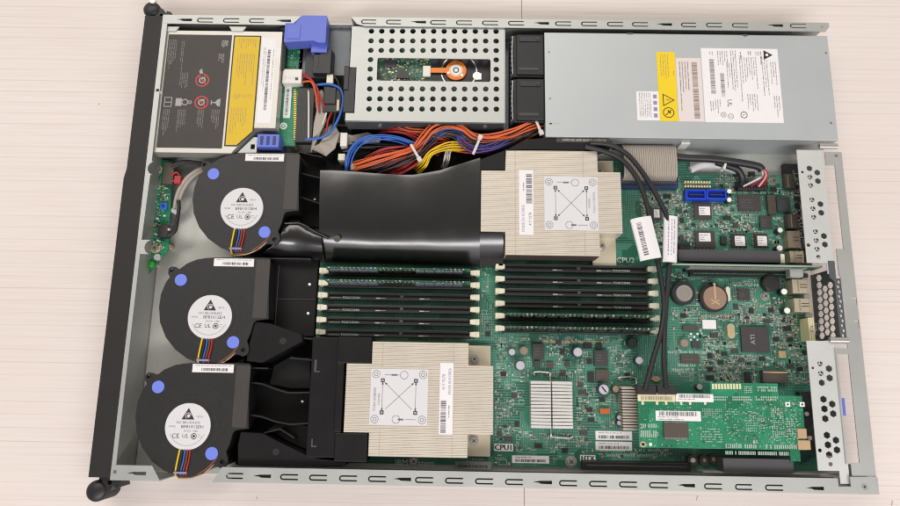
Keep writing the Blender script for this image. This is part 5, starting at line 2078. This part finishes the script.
def dotgrid(q, nx, ny, w=.9, h=.9, k='silk', p=.9, z=ZC):
    r = R(*q, z)
    for i in range(nx):
        for j in range(ny):
            if RND.random() < p:
                x = r[0] + (r[2] - r[0]) * (i + .5) / nx
                y = r[1] + (r[3] - r[1]) * (j + .5) / ny
                s.box(x - w / 2, y - h / 2, z - .1, x + w / 2, y + h / 2, z + RND.uniform(.15, .6), k)
dotgrid((640, 422.5, 657, 436), 11, 2, .7, 3.6, 'silk')
dotgrid((640, 434, 657, 437.5), 11, 1, .7, 2.6, 'silk')
dotgrid((702, 408.5, 722, 418), 11, 5, .8, .8, 'silk', .9)
dotgrid((700, 428, 722, 443), 11, 6, 1.4, .7, 'silk', .75)
dotgrid((713, 396, 728, 401), 9, 2, .8, 1.4, 'silk', .9)
dotgrid((732, 396, 752, 401), 12, 2, .8, 1.6, 'silk', .9)
dotgrid((755, 396, 778, 401), 13, 2, .8, 1.8, 'silk', .9)
dotgrid((744, 386, 752, 393), 5, 4, .9, .8, 'silk', .8)
dotgrid((757, 386, 777, 392), 12, 2, .8, 1.9, 'silk', .9)
dotgrid((745, 412, 764, 432), 10, 8, .8, .8, 'silk', .8)
dotgrid((771, 408, 784, 437), 6, 15, 1.0, .8, 'silk', .75)
dotgrid((726, 408, 740, 418), 6, 4, .8, .9, 'silk', .7)
dotgrid((726, 426, 740, 440), 6, 5, .8, .9, 'silk', .6)
dotgrid((786, 418, 798, 440), 5, 9, 1.1, .9, 'silk', .7)
dotgrid((660, 400, 700, 412), 18, 4, .7, .8, 'silk', .35)
dotgrid((725, 449 - 5, 797, 449), 34, 1, .9, 3.4, 'silk', .8)
dotgrid((725, 451, 790, 455.5), 40, 1, .8, 3.0, 'silk', .9, ZC - 2)
for q, n in (((640, 396, 800, 448), 220), ((740, 400, 800, 446), 160), ((780, 396, 803, 448), 60)):
    r = R(*q, ZC)
    for _ in range(n):
        x, y = RND.uniform(r[0], r[2] - 2), RND.uniform(r[1], r[3] - 2)
        w, h = RND.choice(((1.3, .7), (.7, 1.3), (.6, .6), (2, .5)))
        s.box(x, y, ZC - .1, x + w, y + h, ZC + RND.uniform(.1, .7), RND.choice(('silk', 'silk', 'smd_white', 'smd_grey', 'tan', 'pcb_dark')))
for px, py in ((693, 398), (674, 404), (661, 404), (705, 405), (651, 404), (643, 404)):
    pass
s.build('solder_points', ec, kind='stuff')
c = MB()
r = R(664, 424, 688.5, 437.5, ZC + 2.4)
c.rbox(r, ZC - .05, ZC + 2.4, 'chip_brown')
for i in range(14):
    xx = r[0] + 1 + i * (r[2] - r[0] - 2) / 14
    c.box(xx, r[3], ZC - .05, xx + .8, r[3] + 1.8, ZC + 1, 'pins')
    c.box(xx, r[1] - 1.8, ZC - .05, xx + .8, r[1], ZC + 1, 'pins')
c.build('chip', ec)
for q, k, nm in (((637.5, 393, 675, 401.5), 'paper_cream', 'cream barcode sticker'), ((675.5, 394, 713, 402), 'paper', None), ((655.5, 411, 700.5, 421), 'paper', None)):
    r = R(*q, ZC)
    c = MB()
    c.rbox(r, ZC - .05, ZC + .8, k)
    h = r[3] - r[1]
    c.barcode((r[0] + 3, r[1] + h * (.15 if k != 'paper' else .5), r[2] - 3, r[1] + h * (.62 if k != 'paper' else .92)), ZC + .85, 'ink_grey' if k == 'paper' else 'ink_brown')
    c.lines((r[0] + 2, r[1] + h * .06, r[2] - 3, r[1] + h * .48), ZC + .85, 'ink_grey', 1.9, .7) if k == 'paper' else c.lines((r[0] + 2, r[1] + h * .66, r[2] - 3, r[1] + h * .95), ZC + .85, 'ink_brown', 1.9, .7)
    c.build('barcode_label', ec, label=nm)
c = MB()
for px in (642.5, 657, 666, 681, 690, 705):
    x, y = P(px, 403.2, ZC)
    c.box(x - 1, y - 1.4, ZC - .05, x + 1, y + 1.4, ZC + .5, 'paper_cream')
for px, py, w in ((787.5, 404.5, 2), (802, 404.5, 2)):
    x, y = P(px, py, ZC)
    c.box(x - w, y - w, ZC - .05, x + w, y + w, ZC + .5, 'led_white')
    c.cyl(x, y, ZC, ZC + .6, .9, 'cavity', 10)
c.build('solder_tabs', ec)
for px, py, w, h in ((801.5, 433.5, 8, 8.5), (803.5, 445, 11, 8)):
    c = MB()
    x, y = P(px, py, ZC)
    c.box(x - w / 2, y - h / 2, ZC - .05, x + w / 2, y + h / 2, ZC + 1.5, 'tan')
    c.build('tan_component', ec, bevel=.4)
c = MB()
r = R(722, 458.5, 792, 472, 30)
c.rbox(r, 15.65, 33, 'grey_plastic')
c.box(r[0], r[1] - 1.4, 20, r[2], r[1] - .1, 28, 'pcb_dark')
for i in range(34):
    xx = r[0] + 1 + i * 2
    c.box(xx, r[1] - 2, 20, xx + .8, r[1] - 1.3, 27, 'pins')
c.build('edge_connector', ec, bevel=.4)
c = MB()
r = R(703, 470.6, 839, 474, 30)
c.box(r[0], r[1], 14, r[2], r[1] + 1.2, 30, 'steel')
c.build('support_strip', ec)
c = MB()
r = R(804.5, 392, 821, 452, 26)
c.box(r[0], r[1], 14, r[2] - 3, r[3], 22, 'chip_dark')
for px, py in ((807, 414), (810, 438)):
    x, y = P(px, py, 24)
    c.cyl(x, y, 21.9, 24, 1.9, 'cap_top', 14)
c.build('rear_socket', ec, bevel=.5)
# small lamps in the dark corner between slot and riser connector
for nm, px, py, k, lb_ in (('indicator_lamp', 693.5, 460.5, 'led_white', 'white round lamp in the dark corner, left of two others'), ('indicator_lamp', 705, 460.5, 'cap_brass', 'dull middle round lamp in the dark corner'), ('indicator_lamp', 714.5, 459.5, 'cap_brass', 'round brassy lamp nearest the grey edge connector')):
    c = MB()
    x, y = P(px, py, 16)
    c.cyl(x, y, ZB, 15, 4.6, 'chip_brown', 20)
    c.dome(x, y, 15, 2.4, 2, k, 14, 4)
    c.build(nm, mbd)

# ================================================================== REAR SLOT COVERS
def slot_cover(label, corners, hexes, foot):
    """flat perforated cover just under the level of the rails, its outer edge turned down"""
    zc_ = 40.3
    c4 = PL(corners, zc_)                       # top left, top right, bottom right, bottom left
    x0, x1 = (c4[0][0] + c4[3][0]) / 2, (c4[1][0] + c4[2][0]) / 2
    y1, y0 = (c4[0][1] + c4[1][1]) / 2, (c4[2][1] + c4[3][1]) / 2
    t = thing('slot_cover', label, 'bracket', ((x0 + x1) / 2, (y0 + y1) / 2, FLOOR), 'steel covers over the rear card slots')
    c = MB()
    holes = []
    for px, py, rp in hexes:
        x, y = P(px, py, zc_)
        holes.append(circ(x, y, rp * .88, 6 if rp > 2.4 else 12, math.pi / 2))
    out = [(x0, y0), (x1, y0), (x1, y1), (x0, y1)]
    if foot:
        a, b = P(840.5, 484, zc_), P(850, 484, zc_)
        out = [(x0, y0), (a[0], y0), (a[0], a[1]), (b[0], a[1]), (b[0], y0 + 10), (x1, y0 + 10), (x1, y1), (x0, y1)]
    else:
        a, b = P(830, 274, zc_), P(837, 274, zc_)
        out = [(x0, y0), (a[0] - 2, y0), (a[0] - 2, a[1]), (b[0] - 2, a[1]), (b[0] - 2, y0 + 9), (x1, y0 + 9), (x1, y1), (x0, y1)]
    c.plate(out, holes, zc_ - .9, zc_, 'cover_steel')
    c.build('plate', t, bevel=.12)
    for px, py, rp in hexes:                     # three-spoke webs inside some vents
        if rp == 2.9:
            w = MB()
            x, y = P(px, py, zc_)
            p = []
            for k in range(3):
                an = math.radians(90 + 120 * k)
                ux, uy = math.cos(an), math.sin(an)
                p += [(x + 2.7 * ux + .42 * uy, y + 2.7 * uy - .42 * ux), (x + 2.7 * ux - .42 * uy, y + 2.7 * uy + .42 * ux), (x + .5 * math.cos(an + 1.047), y + .5 * math.sin(an + 1.047))]
            w.plate(p, [], zc_ - 1.6, zc_ - .92, 'cover_steel')
            w.build('vent_web', t)
    f = MB()
    f.box(x1 - .9, y0 + 10.2, FLOOR, x1 - .05, y1, zc_ - .92, 'steel')
    f.build('flange', t)
    f = MB()
    f.box(x0 + 4, y0 + 2, FLOOR + .02, x1 - 1.2, y1 - 2, 6.8, 'shade_liner')  # dark floor added beneath the vents, in place of shade
    f.build('shade_floor', t)
    return t
hx = [(809, 168, 1.0), (803, 150 + 133 / 6, 1.3)]
hx = [(802.5, 172, 1.4)]
for (a, b, k) in ((809.5, 168.3, 3.3), (817.3, 172.5, 3.4), (818, 181, 3.4), (810, 177, 2.9), (810.8, 185.3, 2.9), (812, 199.6, 2.9), (820.5, 204, 3.4), (821.3, 212.7, 3.4), (813, 208.5, 2.9), (813.8, 217, 2.9), (815.5, 231.5, 2.9), (824, 236, 3.4), (825, 244.5, 3.4), (816.3, 240.3, 2.9), (817.2, 249, 2.9), (808.5, 245, 2.0), (818.5, 257, 2.3)):
    hx.append((a, b, k))
slot_cover('upper silver slot cover with hexagon vents, below the power supply', ((797.5, 150), (823, 150), (833, 263), (806, 263)), hx, False)
hx2 = [(812.8, 368, 1.4)]
for (a, b, k) in ((820, 363.8, 2.9), (829, 368.7, 3.6), (820.8, 373.4, 2.9), (829.7, 378, 3.6), (821.8, 382.8, 3.4), (823.5, 399.3, 3.6), (832.3, 404.2, 3.6), (824.5, 409, 3.6), (833.3, 413.8, 3.6), (825.4, 418.8, 3.6), (827, 435.3, 3.6), (836, 440.3, 3.6), (828, 445, 3.6), (837, 450, 3.6), (829.2, 455, 3.6), (820, 450.5, 1.9), (830.6, 464.3, 2.1)):
    hx2.append((a, b, k))
t2 = slot_cover('lower silver slot cover with hexagon vents and a purple mark', ((807, 341), (832.5, 341), (848.5, 471), (817.5, 471)), hx2, True)
c = MB()
r = R(841, 398, 844.2, 415.5, 39)
c.box(r[0], r[1], 30, r[2], r[3], 40.6, 'blue_plastic')
c.build('purple_tab', t2, label='narrow purple tab at the edge of the cover')

# ================================================================== CABLES
def cable(label, pts, rr, wraps, plug, zends):
    base = P(*pts[-1][:2], pts[-1][2])
    t = thing('data_cable', label, 'cable', (base[0], base[1], pts[-1][2]))
    c = MB()
    c.tube([P(a, b, z) + (z,) for a, b, z in pts], rr, 'w_black', 10)
    c.build('sleeve', t)
    for (ax, ay, bx, by, w0, w1, z, k) in wraps:
        c = MB()
        p0, p1 = P(ax, ay, z), P(bx, by, z)
        an = math.atan2(p1[1] - p0[1], p1[0] - p0[0])
        l = math.hypot(p1[0] - p0[0], p1[1] - p0[1])
        nx_, ny_ = -math.sin(an), math.cos(an)
        n = 10
        vs, fs = [], []
        for i in range(2):
            p = p0 if i == 0 else p1
            for j in range(n + 1):
                u = -1 + 2 * j / n
                off = (w0 if u > 0 else w1) * u
                vs.append((p[0] + nx_ * off, p[1] + ny_ * off, z + 2.0 * (1 - u * u) - .6 * abs(u)))
        fs = [(j, j + 1, n + 2 + j, n + 1 + j) for j in range(n)]
        c.add(vs, fs, 'paper', True)
        c.add([(v[0], v[1], v[2] - 3.0) for v in vs], [f[::-1] for f in fs], 'paper', True)
        if k:
            ca, sa = math.cos(an), math.sin(an)
            s_ = l * .12
            while s_ < l * .88:
                w = RND.choice((.5, .5, .9, 1.3))
                for (o0, o1) in ((.15, .62),):
                    a_, b_ = o0 * w1 * -1, o1 * w1 * -1
                    q_ = [(p0[0] + ca * s_ + nx_ * a_, p0[1] + sa * s_ + ny_ * a_), (p0[0] + ca * (s_ + w) + nx_ * a_, p0[1] + sa * (s_ + w) + ny_ * a_), (p0[0] + ca * (s_ + w) + nx_ * b_, p0[1] + sa * (s_ + w) + ny_ * b_), (p0[0] + ca * s_ + nx_ * b_, p0[1] + sa * s_ + ny_ * b_)]
                    c.add([(x, y, z + 2.0 * (1 - .15 ** 2) + .05) if i in (0, 1) else (x, y, z + 2.0 * (1 - .62 ** 2) - .2) for i, (x, y) in enumerate(q_)], [(0, 1, 2, 3)], 'ink_grey')
                s_ += w + RND.choice((.5, .8))
        else:
            for row in (-.45, 0, .4):
                s_ = l * .1
                while s_ < l * .85:
                    w = RND.uniform(1, 3)
                    ca, sa = math.cos(an), math.sin(an)
                    c.obox(p0[0] + ca * s_ + nx_ * row * w0, p0[1] + sa * s_ + ny_ * row * w0, z + 2.0 * (1 - row * row) - .3, z + 2.05 * (1 - row * row) + .1, w, .6, an, 'ink_violet')
                    s_ += w + 1
        c.build('wrap_label', t)
    c = MB()
    px, py, pz, w, h = plug
    x, y = P(px, py, pz)
    c.box(x - w / 2, y - h / 2, 30, x + w / 2, y + h / 2, 36.9, 'chip_dark')
    c.box(x - w / 2 + 1, y - h / 2 + 3, 15, x + w / 2 - 1, y + h / 2 - 1, 30.1, 'chip_dark')
    c.build('plug', t, bevel=.5)
    return t
cable('left black cable with a crooked white barcode wrap crossing the board', [(585, 146.5, 41), (603, 151, 41), (622, 160, 41), (638, 180, 40.5), (647, 205, 40), (652, 228, 38), (657, 258, 34), (662, 285, 32), (664, 308, 32), (661, 332, 34), (653, 360, 36), (645, 390, 37)], 2.4,
      [(640.5, 217.5, 651, 259, 10, 9, 42, True)], (647, 390, 37, 17, 8), 0)
cable('right black cable with a straight white wrap crossing the board', [(590, 143, 42), (610, 145, 42), (628, 155, 42), (645, 176, 41.5), (658, 198, 41), (668, 220, 39), (669.5, 245, 37), (669, 268, 34), (666.5, 300, 32), (664.5, 330, 33), (664, 360, 36), (666, 388, 37)], 2.4,
      [(671.5, 216, 670.5, 262, 6, 6.2, 40, False)], (667, 390, 37, 17, 8), 0)

# IDE ribbon plugged into the navy socket
c = MB()
r = R(624, 155, 677.5, 177.5, 32)
n = 24
yb_, yt_ = r[1], r[3] + 8
for i in range(n):
    w = (r[2] - r[0]) / n
    x0_ = r[0] + i * w
    c.tube([(x0_ + w / 2, yb_, 24), (x0_ + w / 2, yb_ + 1.5, 30), (x0_ + w / 2, yb_ + 8, 32), (x0_ + w / 2, yt_, 31), (x0_ + w / 2, yt_ + 4, 22)], w * .53, 'ribbon', 8, 2)
c.box(r[0] - 1, yb_ - 3, 20.05, r[2] + 1, yb_ + 4, 24.5, 'grey_plastic')
o = c.build('ribbon_cable', loc=((r[0] + r[2]) / 2, yb_, 20))
tag(o, 'wide grey flat ribbon cable plugged upright into the navy socket', 'ribbon cable')

# sleeved power cable with red wires
pcb_ = thing('power_cable', 'black sleeved cable under the power supply ending in red and white wires', 'cable', P(765, 182, ZB) + (ZB,))
c = MB()
c.tube([P(a, b, z) + (z,) for a, b, z in ((612, 146, 20), (650, 152, 24), (682, 157.5, 28), (710, 159, 30), (735, 162, 30), (757, 166, 29), (762, 170, 28))], 3.6, 'w_black', 10)
c.tube([P(a, b, z) + (z,) for a, b, z in ((716, 162, 24), (728, 166, 25), (738, 170, 25), (742, 178, 22), (741, 184, 17))], 3.2, 'w_black', 10)
c.build('sleeve', pcb_)
for i in range(9):
    c = MB()
    k = ('w_red', 'w_red', 'w_white', 'w_red', 'w_black', 'w_red', 'w_blue', 'w_red', 'w_white')[i]
    c.tube([P(758 + .4 * i, 166 + .4 * i, 28) + (28,), P(766 + .2 * i - i * .5, 171 + .5 * i, 28) + (28 - .2 * i,), P(767 - 1.3 * i, 178 + .2 * i, 25) + (25,), P(764 - 2.6 * i, 185 + (i % 3) * .6, 17) + (17,)], 1.0, k, 7)
    c.build('wire', pcb_)
c = MB()
r = R(738, 181, 768, 189.5, 16)
c.rbox(r, ZB + .02, 16, 'slot_plastic')
for i in range(10):
    c.box(r[0] + 2 + i * 2.6, r[1] + .5, 15.9, r[0] + 3.4 + i * 2.6, r[1] + 3, 16.8, 'chip')
c.build('plug', pcb_, bevel=.4)
c = MB()
x, y = P(724, 165.5, 28)
c.obox(x, y, 24, 31.5, 2.0, 9, -.3, 'white_plastic')
c.build('cable_tie', pcb_)
# translucent white tube between power supply and board
c = MB()
c.tube([P(a, b, z) + (z,) for a, b, z in ((690, 170, 12), (702, 165.5, 13), (720, 165.5, 13), (736, 171, 12))], 3.6, 'paper_dot', 10)
o = c.build('cable_loom', loc=P(712, 168, 9) + (9,))
tag(o, 'short white curved cable in front of the power supply', 'cable')

# ================================================================== WIRE HARNESS
wh = thing('wire_harness', 'thick bundle of orange red black yellow and blue wires below the drive cage', 'wiring', P(450, 150, 11) + (11,))
HZ = 30
def bundle(path, n, k, spread, zs=(24, 34), rad=1.0, drift=1.1, end=6):
    nrm = []
    for i in range(len(path)):
        a, b = path[max(0, i - 1)], path[min(len(path) - 1, i + 1)]
        d = (b[0] - a[0], b[1] - a[1])
        l = math.hypot(*d) or 1
        nrm.append((-d[1] / l, d[0] / l))
    n, spread, rad = n + 1 + n // 3, spread * .74, rad * .74
    for w in range(n):
        off = (w - (n - 1) / 2) * spread
        ph = RND.uniform(0, 6.28)
        z0 = RND.uniform(*zs)
        pts = []
        for i, (px, py) in enumerate(path):
            o = off + drift * math.sin(ph + i * 1.3)
            z = z0 + 2.0 * math.sin(ph + i * .9)
            if i in (0, len(path) - 1):
                z -= end
            pts.append(P(px + nrm[i][0] * o, py + nrm[i][1] * o, z) + (z,))
        mb = MB()
        mb.tube(pts, rad, k, 7)
        mb.build('wire', wh)
bundle([(354, 167), (378, 160), (398, 154.5), (414, 148.5), (424, 138), (434, 128.5), (448, 125.5), (462, 129), (474, 136.5), (490, 138.5), (512, 134), (530, 126), (547, 120)], 5, 'w_orange', 1.7, (30, 35))
bundle([(372, 170), (396, 161), (416, 152), (430, 139), (444, 132), (458, 135), (470, 142), (486, 146), (506, 141), (530, 131), (547, 124)], 6, 'w_grey', 1.7, (25, 31))
bundle([(380, 129), (392, 129), (406, 132), (418, 138), (428, 146), (440, 152)], 4, 'w_red', 1.8, (25, 29), end=14)
bundle([(390, 173), (406, 166), (424, 154), (440, 146), (456, 147), (472, 148), (490, 149)], 5, 'w_red', 1.9, (22, 28))
bundle([(384, 128), (396, 127), (410, 130), (424, 131), (436, 135), (450, 140)], 3, 'w_orange', 1.6, (25, 29), end=12)
bundle([(462, 133), (466, 141), (478, 140), (500, 138), (520, 131), (546, 123)], 5, 'w_red', 1.7, (24, 31))
bundle([(347, 172), (348, 160), (354, 149), (364, 141), (380, 137.5), (398, 138.5), (420, 145), (434, 136), (450, 131), (464, 137), (474, 147)], 3, 'w_blue', 1.8, (26, 32), 1.1)
bundle([(448, 128), (458, 134), (464, 143), (474, 148.5), (490, 148), (508, 142), (530, 131)], 4, 'w_violet', 1.6, (26, 31), end=12)
bundle([(416, 171), (424, 164), (430, 154), (440, 148.5), (452, 146), (468, 148)], 5, 'w_yellow', 1.5, (29, 33), 1.0, end=12)
bundle([(444, 168), (446, 160), (448, 151), (454, 145), (462, 142)], 3, 'w_white', 1.4, (24, 28), .8, end=10)
bundle([(360, 171), (380, 167), (400, 160), (412, 155), (424, 147)], 4, 'w_black', 1.8, (22, 27))
bundle([(380, 172), (400, 170), (418, 160), (432, 150), (446, 142)], 4, 'w_red', 1.8, (20, 25))
bundle([(508, 145), (522, 138), (536, 130), (546, 126)], 3, 'w_brown', 1.8, (27, 31))
bundle([(340, 148), (352, 146), (372, 146), (398, 147), (420, 150)], 3, 'w_black', 2.0, (18, 22))
bundle([(366, 160), (384, 152), (404, 149), (418, 147)], 3, 'w_red', 1.6, (27, 30))
bundle([(356, 168), (378, 162), (398, 157), (414, 151), (426, 141), (436, 131), (450, 128), (464, 132), (476, 139), (492, 141), (512, 137), (530, 129), (546, 122)], 3, 'w_black', 2.6, (31, 35), .9)
bundle([(354, 168.5), (376, 163.5), (396, 158.5), (412, 153)], 3, 'w_red', 2.4, (30, 33), .9)
for px, py, an, l, z in ((415.5, 152.5, -1.05, 19, 36.5), (477, 145, 1.2, 20, 37.5), (538.5, 126.5, -1.2, 16, 37)):
    c = MB()
    x, y = P(px, py, z)
    c.obox(x, y, z - 1, z + .6, l, 2.4, an, 'clear_tie')
    c.obox(x + l * .42 * math.cos(an), y + l * .42 * math.sin(an), z - 1.2, z + 1.4, 4.6, 4.2, an, 'clear_tie')
    c.build('cable_tie', wh, bevel=.3)
for q, k in (((340.2, 132.5, 347, 146), 'white_plastic'), ((338, 153.5, 345, 160), 'latch'), ((350.5, 163, 356, 170), 'tan')):
    c = MB()
    r = R(*q, 28)
    c.rbox(r, 10.85, 28, k)
    c.build('connector', wh, bevel=.4)

# ================================================================== FRONT PANEL BOARD
fp_ = thing('front_panel_board', 'small green switch board behind the bezel with a blue part and a green lamp', 'circuit board', P(160, 215, FLOOR) + (FLOOR,))
zf = 16
c = MB()
c.plate(PL([(150, 160), (172, 160), (170.5, 205), (168, 250), (165.5, 253), (147, 276), (143, 274)], zf), [], zf - 1.6, zf, 'pcb_card')
for px, py in ((158, 166), (150, 262), (166, 245), (168, 170)):
    x, y = P(px, py, zf)
    c.cyl(x, y, FLOOR, zf - 1.6, 2.6, 'brass', 10)
r = R(151, 178, 171, 250, zf)
for _ in range(120):
    x, y = RND.uniform(r[0] + 4, r[2] - 5), RND.uniform(r[1], r[3])
    w, h = RND.choice(((1.6, .9), (.9, 1.6), (2.4, 1.4), (.6, .6)))
    c.box(x, y, zf - .05, x + w, y + h, zf + .8, RND.choice(('chip', 'silk', 'silk_white', 'tan', 'smd_grey', 'brass')))
c.build('board', fp_)
c = MB()
r = R(163, 162, 173.5, 184, 24)
c.rbox(r, zf - .05, 24, 'chip_brown')
for i in range(9):
    yy = r[1] + 1.5 + i * 2.2
    c.box(r[0] - 2.5, yy, zf, r[0] + .1, yy + .8, zf + 2, 'pins')
c.build('connector', fp_, bevel=.4)
c = MB()
r = R(157.5, 224.5, 168, 237, 24)
c.rbox(r, zf - .05, 24, 'chip_dark')
for i in range(5):
    yy = r[1] + 1.5 + i * 2.2
    c.box(r[0] - 2.5, yy, zf, r[0] + .1, yy + .8, zf + 2, 'pins')
c.build('connector', fp_, bevel=.4)
c = MB()
r = R(160, 202.5, 166.5, 209.5, 20)
c.rbox(r, zf - .05, 20, 'led_blue')
x, y = (r[0] + r[2]) / 2, (r[1] + r[3]) / 2
c.cyl(x, y, 20, 20.8, 1.8, 'blue_sata', 14)
c.build('blue_button', fp_, bevel=.3)
c = MB()
x, y = P(150.5, 264, 20)
c.cyl(x, y, zf - .05, 18, 3.6, 'led_green', 20)
c.dome(x, y, 18, 3.6, 2.6, 'led_green', 20)
c.build('green_lamp', fp_)
c = MB()
x, y = P(157, 257, 19)
c.cyl(x, y, zf - .05, 19, 3.2, 'cap_top', 18)
c.build('grey_lamp', fp_)
for px, py in ((156.3, 168.8), (154.5, 247.8)):
    c = MB()
    x, y = P(px, py, 19)
    c.cyl(x, y, zf - .05, zf + .8, 5, 'brass', 20)
    screw(c, x, y, zf + .7, zf + 3.4, 3.6)
    c.build('board_screw', fp_)

fc = thing('panel_cable', 'pale grey pair of round cables bending around the top blower', 'cable', P(185, 190, 4) + (4,))
for k, o_ in ((0, 0), (1, 3.2)):
    c = MB()
    c.tube([P(a + o_, b + o_ * .6, z) + (z,) for a, b, z in ((204, 168, 20), (196, 171, 22), (187, 178, 22), (180, 188, 20), (176, 199, 18), (174.5, 208, 14))], 1.9, 'ribbon', 10)
    c.build('cable', fc)
c = MB()
x, y = P(174.5, 211.5, 13)
c.obox(x, y, 9, 14, 7, 4, -.5, 'clear_tie')
c.build('cable_tie', fc)
for k, pts in (('w_red', ((171, 176), (176, 172), (179, 177), (177, 184))), ('w_red', ((172, 181), (176, 180), (180, 180))), ('w_black', ((172, 168), (182, 163), (196, 162), (204, 166))), ('w_black', ((172, 165), (184, 161), (200, 163))), ('w_black', ((171, 232), (176, 222), (178, 208), (177, 200))), ('w_black', ((168, 236), (175, 230), (177, 214))), ('w_red', ((167, 230), (172, 228), (175, 232))), ('w_white', ((168, 229), (173, 231), (176, 229)))):
    c = MB()
    c.tube([P(a, b, 24) + (24 - i * 1.0,) for i, (a, b) in enumerate(pts)], 1.1 if k != 'w_black' else 1.8, k, 8)
    c.build('wire', fc)
c = MB()
r = R(174, 175.5, 180.5, 183.5, 25)
c.rbox(r, 18, 25, 'w_red')
c.build('red_plug', fc, bevel=.4)

# ================================================================== LIGHT
w = bpy.data.worlds.new('World')
scene.world = w
w.use_nodes = True
nt = w.node_tree
bg = nt.nodes['Background']
tc = nt.nodes.new('ShaderNodeTexCoord')
dp = nt.nodes.new('ShaderNodeVectorMath')
dp.operation = 'DOT_PRODUCT'
dp.inputs[1].default_value = (0, -.80, .60)
nt.links.new(tc.outputs['Generated'], dp.inputs[0])
rp_ = nt.nodes.new('ShaderNodeValToRGB')
rp_.color_ramp.elements[0].position = 0.0
rp_.color_ramp.elements[0].color = (.62, .57, .52, 1)
rp_.color_ramp.elements[1].position = 1.0
rp_.color_ramp.elements[1].color = (1.5, 1.47, 1.5, 1)
e_ = rp_.color_ramp.elements.new(.80)
e_.color = (.24, .22, .21, 1)
e_ = rp_.color_ramp.elements.new(.90)
e_.color = (.62, .62, .66, 1)
e_ = rp_.color_ramp.elements.new(.60)
e_.color = (.26, .25, .24, 1)
nt.links.new(dp.outputs['Value'], rp_.inputs[0])
nt.links.new(rp_.outputs[0], bg.inputs[0])
bg.inputs[1].default_value = 1.05

def area(name, loc, size, power, colr, target=(0, 0, 0)):
    l = bpy.data.lights.new(name, 'AREA')
    l.shape = 'RECTANGLE'
    l.size, l.size_y = size
    l.energy = power
    l.color = colr
    o = bpy.data.objects.new(name, l)
    col.objects.link(o)
    o.location = loc
    d = Vector(target) - Vector(loc)
    o.rotation_euler = d.to_track_quat('-Z', 'Y').to_euler()
    return o
area('ceiling_lamp', (4, -15, 19), (27, 4.0), 4000, (1, .955, .96))
area('ceiling_lamp', (-6, 13, 21), (24, 8), 2350, (1, .955, .90))

scene.render.engine = 'CYCLES'
scene.cycles.use_denoising = True
scene.cycles.max_bounces = 8
scene.cycles.filter_width = 1.1
scene.view_settings.view_transform = 'Standard'
scene.view_settings.look = 'None'
scene.view_settings.exposure = 0
scene.view_settings.gamma = 1
for o in scene.objects:
    if '_o' in o:
        del o['_o']
